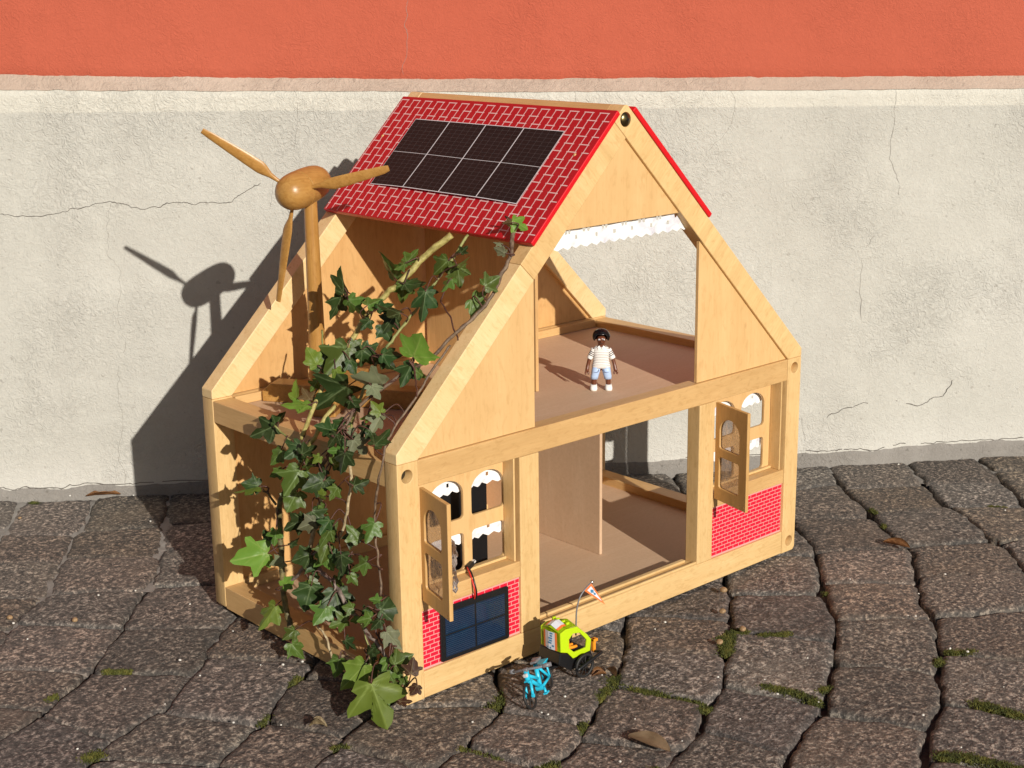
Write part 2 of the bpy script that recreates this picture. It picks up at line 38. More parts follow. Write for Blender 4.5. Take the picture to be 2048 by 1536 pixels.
LEAVES = [[[0.1679,0.0246,0.446],[0.4561,-0.7354,-0.5012],[-0.5036,-0.6776,0.536],0.0184,2,1.11],[[0.1625,0.0201,0.4446],[-0.605,0.7932,-0.0696],[-0.745,-0.5947,-0.3022],0.0088,3,1.09],[[0.1456,0.0153,0.4259],[-0.4799,0.7862,0.3893],[-0.354,-0.5796,0.734],0.0091,4,0.83],[[0.1423,0.0067,0.4187],[-0.7173,0.4634,0.5203],[-0.6125,-0.7754,-0.1538],0.0128,4,0.93],[[0.1157,0.1451,0.3811],[-0.4115,0.1127,0.9044],[-0.9105,-0.006,-0.4135],0.0341,1,1.06],[[0.1213,0.1319,0.3973],[0.4081,-0.5753,0.7088],[-0.4281,-0.8064,-0.408],0.019,1,1.01],[[0.1147,0.1258,0.3979],[-0.6925,0.4875,-0.5318],[-0.6809,-0.1981,0.705],0.0126,1,1.11],[[0.1283,0.0748,0.4054],[-0.4177,0.5921,-0.6892],[-0.7716,-0.6316,-0.075],0.023,1,1.11],[[0.1303,0.0629,0.4012],[0.0415,-0.0868,-0.9954],[-0.7321,-0.6805,0.0288],0.0222,1,1.1],[[0.1234,0.0547,0.4041],[0.8195,-0.3582,0.4473],[-0.419,0.158,0.8941],0.0154,1,1.36],[[0.1443,0.0746,0.4109],[0.3802,-0.6336,0.6738],[-0.5843,-0.7293,-0.356],0.0107,0,1.09],[[0.1112,0.0494,0.3932],[-0.7129,0.1004,-0.6941],[-0.6868,-0.3005,0.6619],0.0169,1,0.98],[[0.1095,-0.0007,0.393],[0.7245,-0.4727,0.5016],[-0.6448,-0.722,0.251],0.0176,1,1.25],[[0.1093,0.0182,0.3779],[0.6908,-0.3532,-0.6309],[-0.344,-0.928,0.1429],0.0217,1,1.35],[[0.0835,0.1884,0.3627],[0.2989,0.4897,0.819],[0.5425,-0.7933,0.2763],0.0326,0,1.34],[[0.0843,0.1932,0.3598],[-0.4694,0.0961,-0.8777],[0.0756,-0.986,-0.1484],0.0279,0,1.06],[[0.0756,0.17,0.3602],[0.4095,-0.6035,-0.6841],[-0.8836,-0.449,-0.1328],0.0246,1,1.06],[[0.078,0.0889,0.3586],[-0.7186,0.5763,0.3893],[0.1067,-0.4617,0.8806],0.0243,0,1.17],[[0.0813,0.102,0.3541],[-0.4186,0.3779,-0.8258],[-0.8501,-0.483,0.2099],0.0229,0,1.12],[[0.1112,0.1239,0.3779],[-0.0425,0.1872,-0.9814],[-0.6129,-0.7806,-0.1224],0.0212,1,1.11],[[0.1094,0.1217,0.3784],[0.6006,-0.7993,-0.0187],[-0.2456,-0.2067,0.9471],0.0236,0,1.36],[[0.1069,0.0829,0.3785],[0.8014,-0.5494,-0.2364],[-0.3251,-0.7319,0.5989],0.0125,0,1.04],[[0.0981,0.0735,0.3791],[-0.4055,-0.2472,-0.88],[-0.7034,-0.5304,0.4731],0.0318,0,0.87],[[0.0505,0.0353,0.3287],[0.1644,-0.3812,0.9098],[-0.8838,-0.4665,-0.0357],0.0274,2,1.7],[[0.0447,0.1316,0.3227],[-0.721,0.1194,-0.6825],[-0.5363,-0.7199,0.4406],0.0365,1,1.15],[[0.0229,0.1538,0.3049],[-0.3551,0.2965,0.8865],[-0.4316,-0.8932,0.1259],0.0214,2,1.06],[[0.027,0.1533,0.2982],[0.4915,0.213,0.8445],[-0.2363,-0.9006,0.3647],0.0285,0,1.04],[[0.0288,0.1309,0.3039],[-0.0386,-0.6848,-0.7277],[-0.6024,-0.5651,0.5638],0.0158,2,1.05],[[0.053,0.1414,0.3217],[0.6542,-0.6307,-0.4174],[-0.6801,-0.732,0.0403],0.021,1,1.04],[[0.0465,0.1102,0.324],[0.6864,-0.3156,-0.6552],[-0.3503,-0.933,0.0825],0.0255,0,1.1],[[0.0444,0.0779,0.3214],[0.6395,-0.4513,-0.6224],[-0.6281,-0.7736,-0.0844],0.0184,0,1.02],[[0.0432,0.0729,0.3259],[0.6111,-0.7889,-0.065],[-0.5304,-0.469,0.7062],0.0206,0,1.09],[[0.0525,0.0397,0.3208],[-0.659,-0.0534,-0.7503],[-0.6394,-0.4855,0.5962],0.0253,0,1.04],[[0.051,0.0328,0.3165],[0.6288,-0.4114,-0.6598],[0.0114,-0.8435,0.5369],0.0141,1,1.04],[[0.0252,0.1052,0.2927],[-0.5152,0.6471,-0.562],[-0.4278,-0.7623,-0.4856],0.0451,0,1.11],[[-0.0055,0.1307,0.2741],[-0.9003,0.4348,0.0179],[-0.0933,-0.2329,0.968],0.0275,2,0.98],[[-0.0049,0.1487,0.274],[-0.0628,0.1172,0.9911],[0.6063,-0.7843,0.1312],0.0232,2,1.01],[[0.0017,0.1375,0.2764],[-0.0445,0.7093,0.7035],[-0.2118,-0.6949,0.6872],0.0164,3,1.09],[[0.0155,0.1443,0.2912],[-0.4776,0.2832,-0.8317],[-0.4314,-0.9002,-0.0589],0.0123,1,1.11],[[0.0311,0.0568,0.3017],[-0.861,0.4878,0.1443],[-0.4185,-0.518,-0.746],0.0323,4,1.21],[[0.02,0.0615,0.3019],[0.0845,-0.663,-0.7438],[-0.2954,-0.7296,0.6168],0.0171,4,1.14],[[0.0031,0.0248,0.2858],[-0.3388,0.5703,0.7483],[-0.2833,-0.8203,0.4968],0.015,2,1.11],[[0.0068,0.0424,0.2786],[-0.6243,0.7622,-0.1714],[-0.3488,-0.0757,0.9341],0.0137,2,1.26],[[0.0097,0.033,0.2809],[-0.6093,0.0033,-0.7929],[-0.0401,-0.9988,0.0267],0.022,4,0.95],[[-0.0118,0.0488,0.2583],[0.1972,-0.7627,-0.616],[-0.4469,-0.6292,0.6359],0.0196,4,1.3],[[-0.0179,0.0082,0.2632],[0.8798,-0.0137,0.4751],[-0.4739,-0.1003,0.8748],0.0216,0,1.26],[[-0.0152,0.0764,0.2619],[-0.7601,0.5914,0.2692],[-0.6491,-0.7093,-0.2749],0.0187,0,1.13],[[-0.0136,0.073,0.2613],[-0.6361,0.1175,-0.7626],[0.067,-0.9762,-0.2063],0.0135,2,0.94],[[-0.0147,0.1334,0.2335],[-0.8248,0.244,-0.5101],[-0.4384,-0.8457,0.3044],0.02,0,1.3],[[-0.011,0.1837,0.243],[-0.6953,0.6006,-0.3948],[-0.7051,-0.6764,0.2128],0.0277,0,1.02],[[-0.0101,0.1831,0.2439],[0.5025,-0.2551,0.8261],[0.1718,-0.907,-0.3845],0.0172,0,1.21],[[-0.0214,0.0908,0.2349],[-0.6171,0.3867,-0.6853],[-0.7006,-0.6666,0.2547],0.0108,2,1.01],[[-0.0169,0.1641,0.2236],[-0.3898,0.4008,-0.8291],[-0.9207,-0.1522,0.3593],0.0195,1,1.17],[[-0.021,0.2039,0.1774],[-0.8678,0.4158,0.2721],[-0.3472,-0.8991,0.2666],0.019,0,1.15],[[-0.023,0.1998,0.1784],[-0.7514,0.6255,-0.2101],[-0.1288,0.1733,0.9764],0.0271,2,1.33],[[-0.0145,0.1699,0.2009],[-0.8679,0.2601,-0.4233],[-0.4941,-0.5408,0.6808],0.014,1,1.09],[[-0.0185,0.1297,0.2112],[-0.6935,-0.0171,-0.7203],[-0.3916,-0.8301,0.3968],0.0299,1,1.2],[[-0.0187,0.1368,0.187],[-0.6707,-0.083,-0.7371],[-0.3215,-0.8629,0.3898],0.0235,1,1.3],[[-0.0207,0.0889,0.2098],[-0.902,0.3427,-0.2626],[-0.419,-0.8416,0.3409],0.0229,0,1.1],[[-0.0134,0.0758,0.2057],[-0.7098,-0.166,-0.6846],[0.0151,-0.9752,0.2209],0.0156,1,1.17],[[-0.0227,0.0846,0.1967],[-0.4346,0.8603,0.2664],[-0.9005,-0.4117,-0.1397],0.0121,2,1.17],[[-0.0206,0.1102,0.1745],[0.2765,-0.7648,-0.5819],[-0.4733,-0.6354,0.6101],0.0195,0,1.25],[[-0.0203,0.1271,0.1608],[-0.9411,0.2014,-0.2718],[-0.2125,-0.9771,0.0119],0.0225,0,1.17],[[-0.0107,0.1064,0.1472],[0.8878,0.0793,0.4533],[-0.283,-0.6827,0.6736],0.0207,1,1.1],[[-0.0199,0.0347,0.1651],[-0.4231,0.4646,0.7779],[-0.4256,-0.8598,0.282],0.0194,1,1.05],[[-0.0155,0.0152,0.1864],[-0.5844,-0.0556,-0.8096],[-0.5627,-0.6911,0.4537],0.0215,1,1.01],[[-0.0217,0.1923,0.1085],[-0.9575,0.2827,-0.0568],[-0.2863,-0.9094,0.3015],0.0387,2,1.05],[[-0.0151,0.1962,0.1154],[-0.3278,0.2159,0.9197],[-0.4565,-0.8885,0.0459],0.0182,0,1.12],[[-0.0232,0.0909,0.1378],[0.331,-0.2932,-0.8969],[-0.5165,-0.8518,0.0878],0.022,1,1.2],[[-0.0116,0.13,0.1126],[0.2134,-0.3395,-0.9161],[-0.2539,-0.9247,0.2836],0.0156,0,1.2],[[-0.0233,0.0608,0.1442],[-0.3152,-0.5009,-0.806],[-0.8435,-0.2414,0.4799],0.02,0,1.11],[[-0.0149,0.031,0.1428],[-0.5355,0.6815,-0.4989],[-0.8278,-0.3066,0.4698],0.0189,1,1.12],[[-0.013,0.0869,0.0967],[-0.0562,-0.2483,-0.9671],[-0.3956,-0.8838,0.2499],0.0311,0,1.15],[[-0.0236,0.087,0.0836],[-0.7048,0.0853,-0.7043],[-0.5011,-0.7625,0.4092],0.0235,1,1.1],[[-0.0201,0.1192,0.0938],[-0.2262,0.1905,-0.9553],[-0.5943,-0.804,-0.0196],0.0276,0,1.3],[[-0.0119,0.1996,0.0451],[-0.7387,0.0065,-0.6741],[-0.6105,-0.4304,0.6648],0.0305,2,0.93],[[-0.0124,0.1339,0.0941],[0.6206,-0.517,-0.5896],[-0.4946,-0.8415,0.2174],0.0161,1,1.04],[[-0.0136,0.0152,0.0988],[0.8978,-0.4381,0.0441],[-0.4148,-0.8078,0.4189],0.0259,0,0.95],[[-0.0169,0.0101,0.111],[-0.8901,0.3925,0.2315],[-0.4548,-0.7972,-0.3971],0.0112,1,1.17],[[-0.012,0.0527,0.0773],[-0.9259,0.3715,-0.0682],[-0.3776,-0.9124,0.158],0.0089,1,1.04],[[-0.0199,0.0319,0.0965],[0.7707,-0.3346,-0.5422],[0.2043,-0.6764,0.7077],0.0135,0,1.17],[[-0.0141,0.068,0.0715],[-0.9759,0.1946,-0.0982],[-0.1877,-0.9793,-0.0756],0.0202,1,1.06],[[-0.0224,0.0322,0.0397],[-0.6495,0.3169,-0.6912],[-0.6853,-0.6377,0.3516],0.0326,2,1.01],[[-0.0427,-0.006,0.0414],[-0.0686,-0.5955,-0.8004],[-0.5193,-0.6637,0.5383],0.0455,2,1.25],[[-0.0128,0.0357,0.0368],[-0.1039,-0.6009,-0.7925],[-0.3145,-0.7361,0.5994],0.0171,1,1.01],[[-0.024,0.0711,0.0331],[-0.1979,0.1233,-0.9724],[-0.8753,-0.4688,0.1186],0.0203,1,1.14],[[-0.0109,0.017,0.0349],[0.0967,0.4319,0.8967],[-0.6867,-0.6233,0.3742],0.0154,1,0.92],[[-0.0197,-0.0124,0.0542],[0.9655,-0.0727,0.2502],[-0.1365,-0.9591,0.2481],0.0216,1,1.11],[[-0.0172,-0.0339,0.0517],[0.3182,0.1205,0.9403],[-0.6398,-0.7046,0.3068],0.0157,3,1.25],[[-0.0184,-0.0026,0.057],[0.3391,-0.2279,-0.9127],[-0.509,-0.8604,0.0257],0.0267,1,1.0],[[-0.0183,-0.0438,0.0441],[-0.8344,-0.2136,-0.508],[-0.393,-0.4157,0.8202],0.0126,3,1.14],[[-0.0124,0.0087,0.0787],[0.343,-0.6231,-0.703],[-0.2642,-0.7821,0.5643],0.0229,4,0.96],[[-0.0137,0.0327,0.0418],[0.6398,-0.131,0.7573],[-0.4997,-0.8196,0.2804],0.0102,1,1.01],[[-0.0168,0.0065,0.0147],[-0.4148,-0.5591,-0.7179],[-0.5149,-0.5063,0.6918],0.0136,1,1.12],[[-0.0186,-0.0168,0.0187],[0.8517,-0.4835,-0.2019],[-0.0812,-0.5025,0.8608],0.0125,3,1.06],[[-0.0212,0.0506,0.1258],[0.3483,-0.4483,-0.8232],[-0.6342,-0.7594,0.1452],0.013,1,1.04],[[-0.0105,0.0931,0.1051],[0.7199,-0.2766,-0.6366],[0.1282,-0.8485,0.5135],0.0164,1,1.04],[[-0.0131,0.0696,0.1282],[-0.434,0.1706,-0.8846],[-0.7166,-0.6604,0.2243],0.0161,0,1.04],[[-0.0233,0.0764,0.1748],[-0.6103,0.1588,-0.7761],[-0.1121,-0.9872,-0.1138],0.017,0,1.09],[[-0.0108,0.1105,0.1782],[0.496,-0.1731,-0.8509],[0.3572,-0.8525,0.3817],0.0134,1,1.09],[[-0.0236,0.0465,0.2488],[-0.2951,0.0247,-0.9552],[-0.9356,-0.2102,0.2836],0.0215,0,1.17],[[-0.0114,0.0825,0.2306],[0.4341,-0.4587,-0.7753],[-0.0084,-0.8627,0.5057],0.0159,0,1.09],[[-0.0155,0.0923,0.2193],[-0.4729,0.4765,-0.7411],[-0.8673,-0.4,0.2963],0.0136,0,1.09],[[0.0023,0.0492,0.2694],[-0.2749,0.2778,-0.9205],[-0.9338,-0.305,0.1869],0.0159,0,1.09],[[-0.0028,0.0348,0.2686],[0.0255,-0.5237,-0.8515],[0.0071,-0.8517,0.524],0.0151,0,1.04],[[0.0064,0.0773,0.2873],[0.4185,-0.3908,-0.8199],[-0.8183,-0.5538,-0.1538],0.0157,0,1.09],[[-0.0161,0.0905,0.2098],[0.1622,-0.6513,-0.7413],[-0.7808,-0.544,0.3072],0.014,0,1.09],[[-0.014,0.1626,0.1233],[0.8726,-0.171,0.4574],[-0.4766,-0.0939,0.8741],0.0125,0,1.06],[[-0.0186,0.0673,0.0527],[0.274,-0.8033,-0.5288],[-0.9213,-0.3771,0.0955],0.0148,0,1.17],[[-0.0159,0.0127,0.0902],[-0.8448,-0.0697,-0.5305],[-0.4902,-0.2967,0.8196],0.0137,0,1.09],[[-0.0207,-0.0026,0.046],[-0.5863,-0.0091,-0.81],[-0.709,-0.478,0.5185],0.0162,1,1.09],[[-0.0121,0.0257,0.0592],[-0.752,0.1324,-0.6457],[-0.6589,-0.18,0.7304],0.0122,0,1.09],[[-0.0208,-0.0096,0.0307],[0.6795,-0.6097,0.4081],[-0.6918,-0.7177,0.0797],0.0109,1,1.09],[[0.0697,0.1269,0.3471],[-0.8079,0.0868,-0.5829],[-0.5253,-0.5544,0.6455],0.0145,0,1.09],[[0.0737,0.1119,0.3438],[0.15,-0.4871,-0.8604],[-0.1816,-0.869,0.4603],0.022,0,1.09],[[0.0389,0.1202,0.3131],[0.1105,-0.5377,-0.8359],[0.0018,-0.8409,0.5412],0.0165,0,1.09],[[-0.0208,0.0808,0.1629],[-0.4235,0.2905,-0.8581],[-0.8504,-0.4539,0.2661],0.02,1,1.04],[[-0.0211,0.0858,0.1463],[-0.583,-0.1605,-0.7965],[-0.2019,-0.9209,0.3334],0.0205,1,1.14],[[-0.0131,0.0549,0.1653],[-0.4756,-0.3648,-0.8005],[-0.1356,-0.8686,0.4765],0.0171,0,1.06],[[-0.022,0.0768,0.1398],[0.4398,-0.6203,-0.6495],[-0.7572,-0.6449,0.1032],0.0159,0,1.04],[[-0.0149,0.1304,0.2352],[-0.6579,0.0796,-0.7489],[-0.6031,-0.6513,0.4605],0.0104,4,1.0],[[0.0789,0.1254,0.3571],[0.6862,-0.6531,0.3203],[-0.5447,-0.7532,-0.3688],0.0169,0,1.03],[[0.0761,0.1388,0.3591],[0.9487,-0.1591,0.2732],[-0.3156,-0.4297,0.846],0.0182,1,1.34],[[-0.0102,0.0585,0.2646],[0.7153,-0.5383,-0.4455],[-0.0118,-0.6467,0.7626],0.0107,4,1.26],[[-0.0218,0.1207,0.2298],[0.701,-0.5401,0.4657],[-0.4493,-0.8416,-0.2997],0.0172,0,1.21],[[-0.0229,0.114,0.2214],[0.9193,-0.292,-0.2638],[-0.3898,-0.7677,-0.5086],0.0164,1,1.37],[[-0.0199,0.0641,0.2621],[-0.505,0.2004,-0.8395],[-0.8629,-0.0973,0.4958],0.0151,0,1.5],[[-0.018,0.0616,0.2573],[0.93,-0.3546,0.0964],[-0.2867,-0.5358,0.7942],0.018,0,1.29],[[0.0002,0.0772,0.2684],[-0.8863,0.163,-0.4335],[-0.463,-0.2937,0.8363],0.0194,0,1.13],[[-0.0193,0.0414,0.2164],[0.9617,-0.1978,0.1899],[-0.2737,-0.6484,0.7104],0.0173,0,1.08],[[-0.0176,0.055,0.248],[-0.5673,0.8158,-0.1122],[-0.8234,-0.5641,0.0612],0.0179,1,1.08],[[-0.0191,0.1684,0.1048],[-0.5839,0.777,-0.2353],[-0.7232,-0.6295,-0.2839],0.0155,4,1.34],[[-0.0214,0.1504,0.0371],[-0.8558,0.2066,-0.4742],[-0.5062,-0.5233,0.6855],0.0162,1,1.14],[[-0.0151,0.179,0.0744],[0.6585,-0.4826,0.5774],[-0.7427,-0.5407,0.395],0.0167,2,1.1],[[-0.0219,0.1575,0.0201],[0.2854,-0.5801,-0.7629],[-0.059,-0.8051,0.5901],0.021,1,1.14],[[-0.0231,0.1727,0.139],[-0.1808,0.0296,-0.9831],[-0.4713,-0.8799,0.0602],0.0172,1,0.98],[[-0.0214,0.1048,0.1643],[-0.8863,0.4115,-0.2126],[-0.4247,-0.9052,0.0184],0.0186,4,1.22],[[-0.0213,0.0693,0.2319],[0.8057,-0.3569,0.4727],[-0.2441,-0.9272,-0.2841],0.0155,1,1.41],[[-0.0226,0.1136,0.1292],[-0.9838,0.1556,-0.0894],[-0.1667,-0.9768,0.1346],0.0215,0,1.22],[[-0.0138,0.0577,0.0871],[-0.8611,0.4461,0.2441],[-0.2373,-0.7771,0.583],0.0123,1,1.2],[[-0.0171,-0.0211,0.0366],[0.6884,0.2797,0.6692],[-0.484,-0.51,0.7111],0.0107,1,1.07],[[-0.0156,0.0292,0.0566],[0.0818,-0.2214,-0.9718],[-0.9742,-0.2235,-0.0311],0.0142,0,1.24],[[-0.0147,0.0394,0.0393],[-0.0991,-0.1508,-0.9836],[0.0104,-0.9886,0.1505],0.0201,0,1.12],[[-0.0204,0.0206,0.0911],[-0.9512,0.3078,0.0206],[-0.3034,-0.9212,-0.2436],0.0148,1,1.37],[[-0.0118,0.0721,0.1297],[0.8804,0.0962,0.4644],[0.0135,-0.9839,0.1783],0.0105,1,1.01]]


# ------------------------------------------------------------------ helpers
def wm(o):
    m = o.matrix_basis.copy()
    if o.parent: m = wm(o.parent) @ o.matrix_parent_inverse @ m
    return m
def put(o, parent):
    o.parent = parent; o.matrix_parent_inverse = wm(parent).inverted()
def thing(name, label, cat, loc=(0, 0, 0), group=None, rotz=0.0):
    o = bpy.data.objects.new(name, None); COL.objects.link(o); o.empty_display_size = .02
    o.location = loc; o.rotation_euler = (0, 0, rotz); o['label'] = label; o['category'] = cat
    if group: o['group'] = group
    return o
def tag(o, label, cat, group=None):
    o['label'] = label; o['category'] = cat
    if group: o['group'] = group
    return o
def obj(name, me, m=None, parent=None, label=None, kind=None, smooth=None, local=False):
    if isinstance(me, bmesh.types.BMesh):
        bm = me; me = bpy.data.meshes.new(name); bmesh.ops.recalc_face_normals(bm, faces=bm.faces); bm.to_mesh(me); bm.free()
    o = bpy.data.objects.new(name, me); COL.objects.link(o)
    if m is not None:
        ms = m if isinstance(m, (list, tuple)) else [m]
        if not me.materials:
            for q in ms: me.materials.append(q)
    if smooth is not None:
        for p in me.polygons: p.use_smooth = True
        if smooth is not True: me.set_sharp_from_angle(angle=math.radians(smooth))
    if parent is not None:
        if local: o.parent = parent
        else: put(o, parent)
    if label: o['label'] = label
    if kind: o['kind'] = kind
    return o
def B(): return bmesh.new()
def box(bm, x0, x1, y0, y1, z0, z1, bev=0.0, mat=0):
    v = [bm.verts.new((x, y, z)) for x in (x0, x1) for y in (y0, y1) for z in (z0, z1)]
    fs = [bm.faces.new([v[i] for i in q]) for q in ((0, 1, 3, 2), (4, 6, 7, 5), (0, 4, 5, 1), (2, 3, 7, 6), (0, 2, 6, 4), (1, 5, 7, 3))]
    for f in fs: f.material_index = mat
    if bev:
        es = list({e for f in fs for e in f.edges})
        bmesh.ops.bevel(bm, geom=es, offset=bev, segments=2, profile=.5, affect='EDGES')
    return v
def quad(bm, a, b, c, d, mat=0):
    f = bm.faces.new([bm.verts.new(q) for q in (a, b, c, d)]); f.material_index = mat; return f
def prism(bm, pts, y0, y1, bev=0.0):
    """polygon in the xz plane pushed from y0 to y1"""
    a = [bm.verts.new((x, y0, z)) for x, z in pts]; b = [bm.verts.new((x, y1, z)) for x, z in pts]
    n = len(pts); fs = [bm.faces.new(a), bm.faces.new(b[::-1])]
    for i in range(n): fs.append(bm.faces.new((a[i], b[i], b[(i+1) % n], a[(i+1) % n])))
    bmesh.ops.recalc_face_normals(bm, faces=fs)
    if bev:
        es = list({e for f in fs for e in f.edges})
        bmesh.ops.bevel(bm, geom=es, offset=bev, segments=2, profile=.5, affect='EDGES')
def cut_plate(name, outer, holes, y0, y1, bev=0.0006):
    """plate in the xz plane with holes: a filled 2D curve with rounded edges, turned into a mesh"""
    cu = bpy.data.curves.new('plate', 'CURVE'); cu.dimensions = '2D'; cu.fill_mode = 'BOTH'
    cu.extrude = (y1-y0)/2 - bev; cu.bevel_depth = bev; cu.offset = -bev; cu.bevel_resolution = 1
    for ring in [outer]+holes:
        sp = cu.splines.new('POLY'); sp.points.add(len(ring)-1); sp.use_cyclic_u = True
        for p, (x, z) in zip(sp.points, ring): p.co = (x, z, 0, 1)
    o = bpy.data.objects.new('plate', cu); COL.objects.link(o)
    dg = bpy.context.evaluated_depsgraph_get(); me = bpy.data.meshes.new_from_object(o.evaluated_get(dg))
    bpy.data.objects.remove(o); bpy.data.curves.remove(cu)
    me.transform(Matrix(((1, 0, 0, 0), (0, 0, -1, (y0+y1)/2), (0, 1, 0, 0), (0, 0, 0, 1))))
    me.name = name; me.materials.clear()
    return me
def circ(cx, cz, r, n=24): return [(cx+r*math.cos(2*math.pi*i/n), cz+r*math.sin(2*math.pi*i/n)) for i in range(n)]
def rrect(x0, x1, z0, z1, r, arch=0.0, n=5):
    """rounded rectangle, the top an arch of the given height"""
    pts = []
    def arc(cx, cz, a0, a1, rx, rz, k):
        for i in range(k+1):
            a = math.radians(a0+(a1-a0)*i/k); pts.append((cx+rx*math.cos(a), cz+rz*math.sin(a)))
    arc(x0+r, z0+r, 180, 270, r, r, n); arc(x1-r, z0+r, 270, 360, r, r, n)
    if arch: arc((x0+x1)/2, z1-arch, 0, 180, (x1-x0)/2, arch, 18)
    else: arc(x1-r, z1-r, 0, 90, r, r, n); arc(x0+r, z1-r, 90, 180, r, r, n)
    return pts
def lathe(bm, prof, segs=24, M=Matrix.Identity(4), mat=0):
    """profile [(r,z)] turned about z, then moved by M"""
    rings = []
    for r, z in prof:
        if r < 1e-6: rings.append([bm.verts.new(M @ Vector((0, 0, z)))])
        else: rings.append([bm.verts.new(M @ Vector((r*math.cos(2*math.pi*i/segs), r*math.sin(2*math.pi*i/segs), z))) for i in range(segs)])
    for a, b in zip(rings, rings[1:]):
        for i in range(segs):
            j = (i+1) % segs
            if len(a) == 1 and len(b) == 1: continue
            if len(a) == 1: f = bm.faces.new((a[0], b[i], b[j]))
            elif len(b) == 1: f = bm.faces.new((a[i], a[j], b[0]))
            else: f = bm.faces.new((a[i], a[j], b[j], b[i]))
            f.material_index = mat
def smooth_path(pts, n=6):
    P = [Vector(p) for p in pts]; out = []
    for i in range(len(P)-1):
        p0 = P[max(i-1, 0)]; p1 = P[i]; p2 = P[i+1]; p3 = P[min(i+2, len(P)-1)]
        for k in range(n):
            t = k/n
            out.append((0.5*((2*p1)+(p2-p0)*t+(2*p0-5*p1+4*p2-p3)*t*t+(3*p1-p0-3*p2+p3)*t**3), i+t))
    out.append((P[-1], len(P)-1.0))
    return out
def tube(bm, pts, rad, segs=8, n=5, wob=0.0, seed=0, mat=0, caps=True):
    sp = smooth_path(pts, n) if n > 1 else [(Vector(p), float(i)) for i, p in enumerate(pts)]
    rr = rad if isinstance(rad, (list, tuple)) else [rad]*len(pts)
    nrm = None; rings = []
    for k, (p, t) in enumerate(sp):
        a = sp[max(k-1, 0)][0]; b = sp[min(k+1, len(sp)-1)][0]; tg = (b-a).normalized()
        if nrm is None: nrm = tg.orthogonal().normalized()
        nrm = (nrm-tg*nrm.dot(tg)).normalized(); bn = tg.cross(nrm)
        i = min(int(t), len(rr)-2); r = rr[i]+(rr[i+1]-rr[i])*(t-i)
        if wob:
            p = p+Vector((noise.noise((seed, k*.35, 0)), noise.noise((seed, k*.35, 7)), noise.noise((seed, k*.35, 13))))*wob
            r *= 1+.25*noise.noise((seed*3.1, k*.6, 3))
        rings.append([bm.verts.new(p+(nrm*math.cos(2*math.pi*j/segs)+bn*math.sin(2*math.pi*j/segs))*r) for j in range(segs)])
    for a, b in zip(rings, rings[1:]):
        for j in range(segs):
            f = bm.faces.new((a[j], a[(j+1) % segs], b[(j+1) % segs], b[j])); f.material_index = mat; f.smooth = True
    if caps:
        for q in (rings[0][::-1], rings[-1]):
            f = bm.faces.new(q); f.material_index = mat
def frame_from(xa, ya, za, o): return Matrix(((xa[0], ya[0], za[0], o[0]), (xa[1], ya[1], za[1], o[1]), (xa[2], ya[2], za[2], o[2]), (0, 0, 0, 1)))

